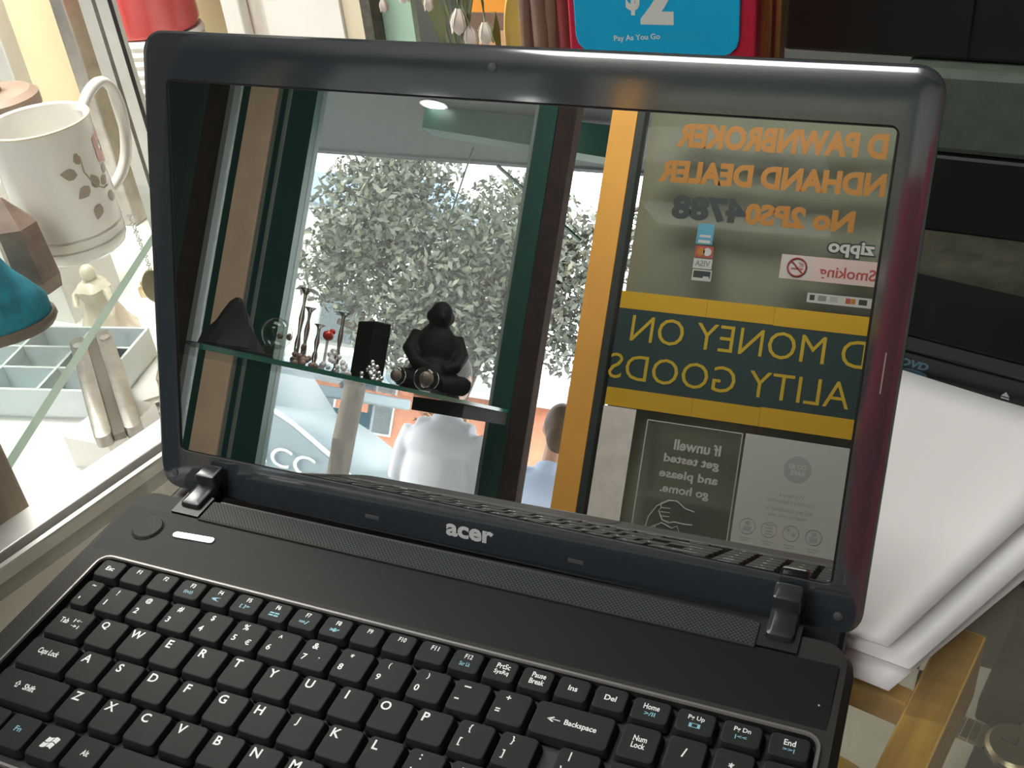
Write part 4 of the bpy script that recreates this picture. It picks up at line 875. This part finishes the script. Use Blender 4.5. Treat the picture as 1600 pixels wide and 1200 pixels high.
B().lathe([(9.5, 0), (10, 0.4), (9.4, 1.6), (6, 1.9)], 28, SC(1, 1.1, 1)).done('base', 'figurine_black', g, rel=True)
# dark pyramid ornament
g = fig('pyramid_ornament', -115, -146, 'black rocky mountain shaped ornament at the end of the glass shelf')
b = B(); rs = []
for z, r in ((0, 7.6), (1.2, 7.4), (3.5, 5.6), (6.5, 4.0), (9.0, 2.6), (10.8, 1.6), (11.8, 0.5)):
    rs.append([(r * (1 + random.uniform(-0.14, 0.14)) * math.cos(2 * math.pi * k / 14), r * (1 + random.uniform(-0.14, 0.14)) * math.sin(2 * math.pi * k / 14), z) for k in range(14)])
b.loft(rs).done('rock', 'figurine_black', g, rel=True, smooth=20)
B().slab(15, 12, 1, 0, 0.9, 0.2).done('base', 'figurine_black', g, rel=True)
# glass instruments and candlesticks
def stick(x, y, h, rz, label):
    g = fig('glass_candlestick', x, y, label, 'candlestick', rz, 'tall glass candlesticks on the shelf')
    B().lathe([(2.2, 0), (2.3, 0.3), (1.0, 0.9), (0.5, 2), (0.75, h * 0.3), (0.4, h * 0.42), (0.7, h * 0.62), (0.35, h * 0.8), (0.5, h * 0.92)], 18).done('stem', 'chrome', g, smooth=True, rel=True)
    B().lathe([(0.5, h * 0.92), (1.0, h * 0.97), (1.6, h), (1.4, h), (0.05, h * 0.95)], 18).done('cup', 'chrome', g, smooth=True, rel=True)
for x, y, h, k in ((-117, -176, 19.0, 'tallest'), (-118, -181, 15.0, 'middle'), (-117, -185, 11.5, 'shortest')): stick(x, y, h, 0, k + ' clear glass candlestick of three on the figurine shelf')
stick(-118.5, -199, 16.5, 0, 'lone clear glass candlestick beside the black box on the figurine shelf')
for k, (x, y, r, lb_) in enumerate(((-112, -243, 3.9, 'clear glass ball resting before the black seated figurine'), (-112, -222, 2.9, 'small clear glass ball between black box and seated figurine'))):
    g = fig('glass_ball', x, y, lb_, 'glass ball')
    B().ball(r, r, r, T(0, 0, r + 0.3), 24, 14).done('ball', 'glass_ball', g, smooth=True, rel=True); B().ball(r * 0.55, r * 0.55, r * 0.6, T(0, 0, r + 0.3), 12, 8).done('core', 'stone_brown', g, smooth=True, rel=True); B().lathe([(r * 0.5, 0), (r * 0.45, 0.6)], 14).done('ring', 'crystal', g, rel=True)
g = fig('skull_ornament', -113, -160, 'clear glass skull shaped ornament beside the black rock')
B().ball(3.4, 3.8, 3.6, T(0, 0, 6.2), 18, 12).done('cranium', 'glass_ball', g, smooth=True, rel=True); B().slab(4.2, 4.2, 1, 0, 3.6, 0.5).done('jaw', 'glass_ball', g, rel=True)
for s in (-1, 1): B().ball(0.8, 0.6, 0.8, T(1.2 * s, -3.4, 6), 10, 6).done('eye_socket', 'stone_brown', g, rel=True)
def cluster(x, y, n, sz, label, m):
    g = fig('bead_cluster', x, y, label, 'ornament')
    for k in range(n):
        a = random.uniform(0, 6.28); r = sz * math.sqrt(random.random()); z = random.uniform(0.7, 1) * (sz - r) * 1.8
        B().ball(0.7, 0.7, 0.7, T(r * math.cos(a), r * math.sin(a), max(0.6, z)), 8, 6).done('bead', m, g, smooth=True, rel=True)
cluster(-114, -190, 34, 4.2, 'heap of clear glass beads beside the candlesticks', 'crystal')
cluster(-113, -209, 22, 3.6, 'small heap of silver beads before the black box', 'chrome')
cluster(-112, -171, 20, 3.4, 'small heap of dark beads next to the glass skull', 'stone_brown')
g = fig('red_glass_bird', -117, -190, 'small red glass bird behind the heap of clear beads')
B().ball(1.2, 2.0, 1.3, T(0, 0, 9.4), 14, 8).done('body', 'red_glass', g, smooth=True, rel=True); B().ball(0.8, 0.8, 0.8, T(0, -1.8, 10.6), 10, 6).done('head', 'red_glass', g, smooth=True, rel=True); B().tube([(0, 0, 0), (0, 0, 8.4)], 0.35, 8).done('perch', 'crystal', g, rel=True); B().lathe([(1.6, 0), (1.6, 0.5)], 14).done('foot', 'crystal', g, rel=True)
g = fig('black_box', -118, -216, 'upright black box between glass candlestick and seated figurine', 'box', 38)
B().box(-5.4, 5.4, -2.6, 2.6, 0, 16.5, bev=0.4).done('carton', 'figurine_black', g, rel=True); B().box(-5.5, 5.5, -2.7, 2.7, 13.0, 13.2).done('lid_seam', 'black', g, rel=True)

# ================================================================== the street outside (seen in the screen)
struct(B().box(-900, 700, -640, -318, FL - 14, FL - 8).done('pavement', 'pavement'))
struct(B().box(-3000, 2500, -1250, -640, FL - 30, FL - 24).done('road', 'road'))
struct(B().box(-3000, 2500, -3200, -1250, FL - 20, FL - 14).done('far_pavement', 'pavement'))
aw = struct(B().box(-430, 320, -545, -318, 165, 169).done('awning', 'soffit'))
B().box(-430, 320, -552, -545, 163.5, 190).done('fascia', 'soffit', aw)
B().loft([[(-229, -462, 153.5), (-229, -448, 153.5), (-229, -448, 164.9), (-229, -462, 164.9)], [(-122, -462, 143.5), (-122, -448, 143.5), (-122, -448, 160.0), (-122, -462, 160.0)]]).done('beam', 'green_frame', aw)
B().tube([(-150, -455, 158), (-150, -455, 165)], 1.5, 6).done('beam_hanger', 'green_frame', aw)
B().tube([(-205, -500, 150), (-150, -500, 112)], 1.2, 6).done('strut', 'green_frame', aw)
B().tube([(-230, -520, 165), (-238, -520, 120)], 0.5, 6).done('cable', 'green_frame', aw)
for x, y in ((-222, -443), (-161, -424)):
    t = thing('downlight', 'round white downlight set in the street awning', 'light', x, y, 162, 0, 'awning downlights')
    B().lathe([(7, 0.6), (7.4, 0), (6.2, 0.2)], 28, T(0, 0, 2)).done('rim', 'white_paint', t, rel=True, smooth=True)
    B().lathe([(6.1, 0), (6.1, 0.4)], 28, T(0, 0, 1.8)).done('lens', 'lamp_glow', t, rel=True)

# two people on a bench, backs to the window
bn = thing('street_bench', 'brown slatted bench outside the window with two people on it', 'bench', -150, -452, FL - 8)
for k in range(3): B().box(-85, 60, -12 + k * 11, -3 + k * 11, 39, 42, bev=0.4).done('seat_slat', 'bench_slat', bn, rel=True)
for x in (-75, 50):
    for y in (-8, 14): B().box(x - 2, x + 2, y - 2, y + 2, 0, 39).done('leg', 'tyre', bn, rel=True)
def person(x, y, zs, label, shirt, hair, head_turn, lean=0, hs=1.0, seat=FL + 35):
    """seated figure facing the street; zs = shoulder height, x/y the hip centre"""
    t = thing('person', label, 'person', x, y, seat)
    sh = zs - seat
    def fuse(o, v=0.011, it=8):
        m_ = o.modifiers.new('fuse', 'REMESH'); m_.mode = 'VOXEL'; m_.voxel_size = v; m_.use_smooth_shade = True
        m2 = o.modifiers.new('soften', 'SMOOTH'); m2.factor = 0.6; m2.iterations = it
    b = B()                                        # body: head, neck, torso, arms, hands, legs in one surface
    hz = sh + 24 * hs; hy = -3 - lean
    HM = T(0, hy, hz) @ RZ(head_turn)
    b.ball(7.6 * hs, 9.4 * hs, 11.5 * hs, HM, 20, 14); b.ball(1.4, 2.0, 1.8, HM @ T(0, -9.6 * hs, -1.0), 10, 6); b.ball(5.2 * hs, 4.6 * hs, 4.5 * hs, HM @ T(0, -4.5, -6.8 * hs), 14, 8)
    for s in (-1, 1): b.ball(1.3, 2.2, 3.2, HM @ T(s * 7.8 * hs, 0.8, -0.5), 10, 8)
    b.tube([(0, -1 - lean * 0.6, sh - 2), (0, hy + 1.5, hz - 8)], [6, 5.4], 12)
    b.ball(16, 10, 24, T(0, 0, sh - 24), 18, 12)
    for s in (-1, 1):
        b.tube([(s * 17, 0, sh - 5), (s * 21, -2, sh - 30), (s * 15, -24, sh - 42), (s * 9, -34, sh - 42)], [5.0, 4.4, 3.8, 3.0], 10)
        hx, hy2, hz2 = s * 8, -38, sh - 42
        b.ball(4.0, 5.0, 2.0, T(hx, hy2, hz2), 10, 8)
        for q in range(4): b.tube([(hx + (q - 1.5) * 1.9, hy2 - 3, hz2), (hx + (q - 1.5) * 1.9, hy2 - 7.5 + abs(q - 1.3), hz2 - 0.6), (hx + (q - 1.5) * 1.9, hy2 - 9.6 + abs(q - 1.3), hz2 - 2.2)], [1.0, 0.9, 0.75], 7)
        b.tube([(hx - s * 3.4, hy2 + 1, hz2), (hx - s * 5.6, hy2 - 2.5, hz2 - 0.4), (hx - s * 6.0, hy2 - 5.0, hz2 - 1.0)], [1.1, 1.0, 0.8], 7)
        b.tube([(s * 9, 2, 9), (s * 11, -42, 10), (s * 11, -43, -34)], [8, 6.5, 4.5], 10)
    o = b.done('body', 'skin', t, rel=True); fuse(o, 0.009, 3)
    b = B()                                        # shirt
    b.ball(20.5, 13, 12, T(0, 0.5, sh - 10), 20, 12); b.ball(18.8, 12.4, 30, T(0, 0.5, sh - 26), 20, 14); b.tube([(-15, 0, sh - 3.6), (15, 0, sh - 3.6)], 6.6, 12)
    b.lathe([(17, 0), (19, 10), (18.5, 24)], 20, T(0, 0.5, 4) @ SC(1, 0.72, 1))
    b.tube([(0, 0, sh - 4), (0, -1.5 - lean * 0.5, sh + 5.5)], [8.6, 7.4], 14)
    for s in (-1, 1): b.tube([(s * 15.5, 0, sh - 4), (s * 19.5, -0.5, sh - 14), (s * 22, -2.4, sh - 31)], [7.2, 6.8, 6.2], 12)
    o = b.done('shirt', shirt, t, rel=True); fuse(o)
    b = B()
    for s in (-1, 1): b.tube([(s * 9, 4, 9.5), (s * 11, -44, 10.5), (s * 11, -45, -30)], [10, 8.2, 7], 12)
    b.ball(18.5, 14, 9.5, T(0, 2, 9.5), 18, 10); o = b.done('trousers', 'trousers', t, rel=True); fuse(o)
    b = B()
    b.ball(8.4 * hs, 9.6 * hs, 11.2 * hs, HM @ T(0, 1.5, 1.8), 20, 14); b.ball(7.4 * hs, 5.0 * hs, 8.5 * hs, HM @ T(0, 5.6, -4.5), 16, 10)
    o = b.done('hair', hair, t, rel=True); fuse(o, 0.009, 3)
    b = B()
    for s in (-1, 1): b.slab(9, 26, 3.5, -44, -37, 2, T(s * 11, -50, 0))
    b.done('shoes', 'black', t, rel=True, smooth=True)
    B().ball(0.9, 0.5, 0.6, HM @ T(-3.2, -8.9 * hs, 0.6), 8, 6).done('eye', 'black', t, rel=True); B().ball(0.9, 0.5, 0.6, HM @ T(3.2, -8.9 * hs, 0.6), 8, 6).done('eye', 'black', t, rel=True)
    B().ball(2.4, 0.6, 0.5, HM @ T(0, -8.9 * hs, -5.6), 8, 6).done('mouth', 'red_dark', t, rel=True)
    return t
person(-188, -446, 3, 'person in a loose white shirt sitting on the bench, back to the window', 'shirt_white', 'hair_dark', 10)
person(-131, -446, -13, 'person in a pale blue shirt with brown hair on the bench beyond the yellow post', 'shirt_blue', 'hair', -28, 2, 0.96)

# street tree and its neighbours ------------------------------------------------
def foliage(centres, n, size, rng):
    v = []; f = []
    tot = sum(c[3] ** 2 for c in centres)
    for cx_, cy_, cz_, r, flat in centres:
        for _ in range(int(n * r * r / tot)):
            d = Vector((rng.gauss(0, 1), rng.gauss(0, 1), rng.gauss(0, 1))).normalized() * r * (rng.random() ** 0.5)
            c = Vector((cx_ + d.x, cy_ + d.y * flat, cz_ + d.z * 0.8))
            a = Vector((rng.uniform(-1, 1), rng.uniform(-1, 1), rng.uniform(-1, 1))).normalized(); b_ = a.cross(Vector((rng.uniform(-1, 1), rng.uniform(-1, 1), rng.uniform(-1, 1)))).normalized()
            s = size * rng.uniform(0.6, 1.4); k = len(v)
            v += [c + a * s, c + b_ * s * 0.45, c - a * s, c - b_ * s * 0.45]; f.append((k, k + 1, k + 2, k + 3))
    b = B(); b.v = v; b.f = f; return b
rng = random.Random(11)
tr = thing('street_tree', 'leafy street tree with leaning brown trunk across the road from the window', 'tree', -395, -905, FL - 14)
B().tube([(-395, -905, FL - 14), (-384, -904, -30), (-372, -902, 30), (-358, -900, 75), (-345, -900, 130), (-335, -900, 220)], [17, 14, 11, 9, 7, 4], 10).done('trunk', 'bark', tr, smooth=True)
for pts in ([(-358, -900, 75), (-400, -890, 130), (-470, -880, 190), (-540, -880, 230)], [(-350, -900, 100), (-310, -905, 160), (-260, -910, 210), (-200, -910, 240)], [(-362, -900, 60), (-330, -890, 90), (-280, -880, 110)], [(-372, -902, 40), (-430, -890, 70), (-500, -880, 85)]):
    B().tube(pts, [6, 4.5, 3, 1.5][:len(pts)], 7).done('branch', 'bark', tr, smooth=True)
CA = [(-400, -900, 150, 80, 0.8), (-470, -880, 200, 75, 0.8), (-340, -900, 190, 75, 0.8), (-430, -890, 90, 62, 0.8), (-365, -890, 110, 60, 0.8), (-290, -900, 150, 55, 0.8), (-500, -880, 140, 60, 0.8), (-270, -900, 100, 50, 0.8), (-450, -870, 250, 60, 0.8), (-240, -905, 190, 50, 0.8), (-330, -880, 75, 42, 0.8)]
stuff(foliage(CA, 17000, 4.2, rng).done('foliage', 'leaf_b', tr)); stuff(foliage(CA[:7], 6000, 4.2, rng).done('foliage_sun_tint', 'leaf_a', tr))  # second leaf set is paler, sunlight put into its colour
t2 = thing('tree_trunk', 'bare brown tree trunk standing by the kerb near the parked car', 'tree', -350, -640, FL - 14)
B().tube([(-352, -652, FL - 14), (-352, -652, -20), (-350, -652, 22)], [9.5, 8.5, 8], 10).done('trunk', 'bark', t2, smooth=True)
sh_ = thing('autumn_shrub', 'small orange brown autumn tree in front of the brick building', 'tree', -420, -1020, FL - 14)
B().tube([(-420, -1020, FL - 14), (-418, -1020, -50), (-425, -1015, 10)], [7, 6, 3], 8).done('trunk', 'bark', sh_, smooth=True)
stuff(foliage([(-432, -1020, -6, 34, 0.8), (-405, -1020, -22, 22, 0.8)], 420, 6, rng).done('foliage', 'leaf_brown', sh_))
# far buildings
bb_ = thing('brick_building', 'low red brick building with grey roof across the road', 'building', -700, -1700, FL - 14)
B().box(-1150, -300, -2100, -1700, FL - 14, 62).done('wall', 'brick', bb_)
b = B(); b.loft([[(-1180, -2130, 62), (-270, -2130, 62), (-270, -1670, 62), (-1180, -1670, 62)], [(-1080, -1920, 105), (-370, -1920, 105), (-370, -1880, 105), (-1080, -1880, 105)]]); b.done('roof', 'roof_grey', bb_)
B().box(-1180, -270, -1676, -1668, 52, 64).done('gutter', 'house_white', bb_)
for x in (-1080, -960, -840, -720, -600, -480, -380):
    f = B().box(x - 26, x + 26, -1704, -1698, -40, 30).done('window', 'house_white', bb_); B().box(x - 22, x + 22, -1706 + 2, -1697, -36, 26).done('pane', 'pane', f)
B().box(-1150, -300, -1702, -1699, -70, -60).done('stone_band', 'house_white', bb_)
hb_ = thing('pale_building', 'pale grey rendered building with blue eaves behind the tree', 'building', -1800, -2600, FL - 14)
B().box(-2500, -1130, -2900, -2350, FL - 14, 500).done('wall', 'house_white', hb_); B().box(-2540, -1090, -2940, -2310, 500, 580).done('eaves', 'house_blue', hb_)
for x in (-2000, -1650, -1320): f = B().box(x - 55, x + 55, -2354, -2345, 150, 290).done('window', 'grey_frame', hb_); B().box(x - 48, x + 48, -2353, -2342, 158, 282).done('pane', 'pane', f)
# bus shelter
bh = thing('bus_shelter', 'blue grey bus shelter with flat roof beside the parked car', 'bus shelter', -560, -1000, FL - 24)
B().box(-760, -500, -1080, -960, 10, 22, bev=2).done('roof', 'shelter_blue', bh); B().box(-770, -490, -1090, -950, 30, 46, bev=4).done('canopy', 'shelter_blue', bh)
for x in (-740, -640, -545): B().box(x - 3, x + 3, -1075, -1069, FL - 24, 10).done('post', 'shelter_blue', bh); B().box(x - 3, x + 3, -1000, -994, 22, 30).done('roof_strut', 'shelter_blue', bh)
B().box(-740, -545, -1074, -1072, FL - 10, 0).done('back_panel', 'glass_window', bh); B().box(-640, -545, -1071, -1068, -80, 0).done('poster_panel', 'sticker_blue', bh)
B().box(-735, -640, -1071, -1068, -70, -10).done('poster_panel', 'sticker_pink', bh)
# rail fence
rf_ = thing('rail_fence', 'grey metal rail fence along the far footpath', 'fence', -440, -1130, FL - 24)
for z in (-58, -84): B().box(-640, -200, -1132, -1129, z, z + 3).done('rail', 'aluminium', rf_)
for k in range(45): B().box(-640 + k * 10, -638.8 + k * 10, -1131, -1130, FL - 24, -55).done('baluster', 'aluminium', rf_)
# parked car
car = thing('parked_car', 'grey blue car with curved bonnet and pale letters on its side', 'car', -560, -780, FL - 24)
prof = [(-360, -72), (-361, -60), (-366, -52), (-380, -42), (-402, -30), (-425, -18), (-448, -9), (-470, -5), (-505, 30), (-540, 38), (-640, 40), (-700, 20), (-730, -4), (-770, -8), (-778, -40), (-776, -86), (-720, -92), (-420, -92), (-370, -88)]
def inset(p, k): cx_ = sum(q[0] for q in p) / len(p); cz_ = sum(q[1] for q in p) / len(p); return [(cx_ + (q[0] - cx_) * k, cz_ + (q[1] - cz_) * k) for q in p]
b = B(); b.loft([[(x, y, z) for x, z in inset(prof, k)] for y, k in ((-706, 0.94), (-700, 0.985), (-708, 1.0), (-852, 1.0), (-860, 0.96))][1:]); b.done('bodywork', 'car_paint', car, smooth=30)
B().tube([(x, -703, z + 0.6) for x, z in [(-362, -58), (-368, -51), (-382, -41), (-404, -29), (-427, -17), (-450, -8), (-474, -3)]], 2.6, 8).done('bonnet_edge', 'car_trim', car, smooth=True)
b = B(); b.prism([(-512, 28), (-540, 34), (-636, 36), (-690, 16), (-500, 2)], -1, 1, T(0, -699, 0) @ Matrix(((1, 0, 0, 0), (0, 0, 1, 0), (0, 1, 0, 0), (0, 0, 0, 1)))); b.done('side_window', 'pane', car)
for x in (-430, -700): B().lathe([(31, -9), (33, -7), (33, 7), (31, 9)], 28, T(x, -712, FL - 24 + 33) @ RX(90)).done('tyre', 'tyre', car, smooth=30); B().lathe([(19, -10), (20, 10)], 20, T(x, -711, FL - 24 + 33) @ RX(90)).done('hub', 'silver', car)
text('ACC', 'car_trim', 'lettering', car, T(-428, -696.0, -44) @ RY(8) @ BACK @ SC(-1, 1, 1), w=62, h=15, bold=0.0, rel=False)
B().ball(8, 5, 5, T(-371, -712, -58), 12, 8).done('headlight', 'crystal', car, smooth=True)

# a person in red standing beside the counter, behind the viewer; shows only as colour in the glossy bezel
ps = thing('person', 'standing person in a red jacket and dark trousers beside the counter', 'person', 44.3, -82, FL)
def fuse2(o, v=0.011, it=6):
    m_ = o.modifiers.new('fuse', 'REMESH'); m_.mode = 'VOXEL'; m_.voxel_size = v; m_.use_smooth_shade = True
    m2 = o.modifiers.new('soften', 'SMOOTH'); m2.factor = 0.6; m2.iterations = it
def arm_pts(s): return [(s * 18, 0, 138), (s * 22, 3, 110), (s * 21, -3, 84)]
b = B(); HM = T(0, 3, 158)
b.ball(7.6, 9.4, 11.5, HM, 20, 14); b.ball(1.4, 2.0, 1.8, HM @ T(0, 9.4, -1), 10, 6); b.ball(5.2, 4.6, 4.5, HM @ T(0, 4.4, -6.8), 14, 8); b.tube([(0, 0, 138), (0, 2, 152)], [6, 5.4], 12)
for s in (-1, 1):
    b.ball(1.3, 2.2, 3.2, HM @ T(s * 7.8, -0.8, -0.5), 10, 8); b.tube(arm_pts(s), [5, 4.2, 3], 10)
    hx, hy, hz = s * 21, -3, 78
    b.ball(2.2, 4.4, 5, T(hx, hy, hz), 10, 8)
    for q in range(4): b.tube([(hx, hy + (q - 1.5) * 2.0, hz - 3), (hx - s * 0.4, hy + (q - 1.5) * 2.1, hz - 8 + abs(q - 1.6) * 0.8), (hx - s * 1.6, hy + (q - 1.5) * 2.1, hz - 11 + abs(q - 1.6))], [1.0, 0.9, 0.8], 7)
    b.tube([(hx, hy + 3.6, hz + 1), (hx - s * 0.5, hy + 6.2, hz - 2), (hx - s * 1.0, hy + 6.8, hz - 5)], [1.1, 1.0, 0.8], 7)
    b.tube([(s * 9, 0, 86), (s * 9.5, 0, 46), (s * 9.5, -2, 8)], [8, 5.6, 4], 10)
b.ball(16, 10, 28, T(0, 0, 112), 18, 12)
o = b.done('body', 'skin', ps, rel=True); fuse2(o, 0.009, 3)
b = B(); b.ball(20, 12.5, 12, T(0, 0, 132), 20, 12); b.ball(18.5, 12, 34, T(0, 0, 112), 20, 14); b.lathe([(17, 78), (18.5, 95), (18, 120)], 20, SC(1, 0.68, 1)); b.tube([(-14, 0, 138), (14, 0, 138)], 6.4, 12); b.tube([(0, 0, 138), (0, 1, 147)], [8.4, 7.2], 14)
for s in (-1, 1): b.tube(arm_pts(s), [7, 6.2, 5.2], 12)
o = b.done('jacket', 'red_cloth', ps, rel=True); fuse2(o)
b = B(); b.ball(17.5, 12.5, 12, T(0, 0, 84), 18, 10)
for s in (-1, 1): b.tube([(s * 8.8, 0, 84), (s * 9.5, 0, 46), (s * 9.5, -1, 6)], [10, 7.6, 6.4], 12)
o = b.done('trousers', 'trousers', ps, rel=True); fuse2(o)
b = B(); b.ball(8.4, 9.6, 11.2, HM @ T(0, -1.5, 1.8), 20, 14); b.ball(7.4, 5, 8.5, HM @ T(0, -5.6, -4.5), 16, 10); o = b.done('hair', 'hair', ps, rel=True); fuse2(o, 0.009, 3)
for s in (-1, 1):
    B().slab(9, 26, 3.5, 0, 7, 2, T(s * 9.5, 4, 0)).done('shoe', 'black', ps, rel=True, smooth=True)
    B().ball(0.9, 0.5, 0.6, HM @ T(s * 3.2, 8.9, 0.6), 8, 6).done('eye', 'black', ps, rel=True)
B().ball(2.4, 0.6, 0.5, HM @ T(0, 8.9, -5.6), 8, 6).done('mouth', 'red_dark', ps, rel=True)
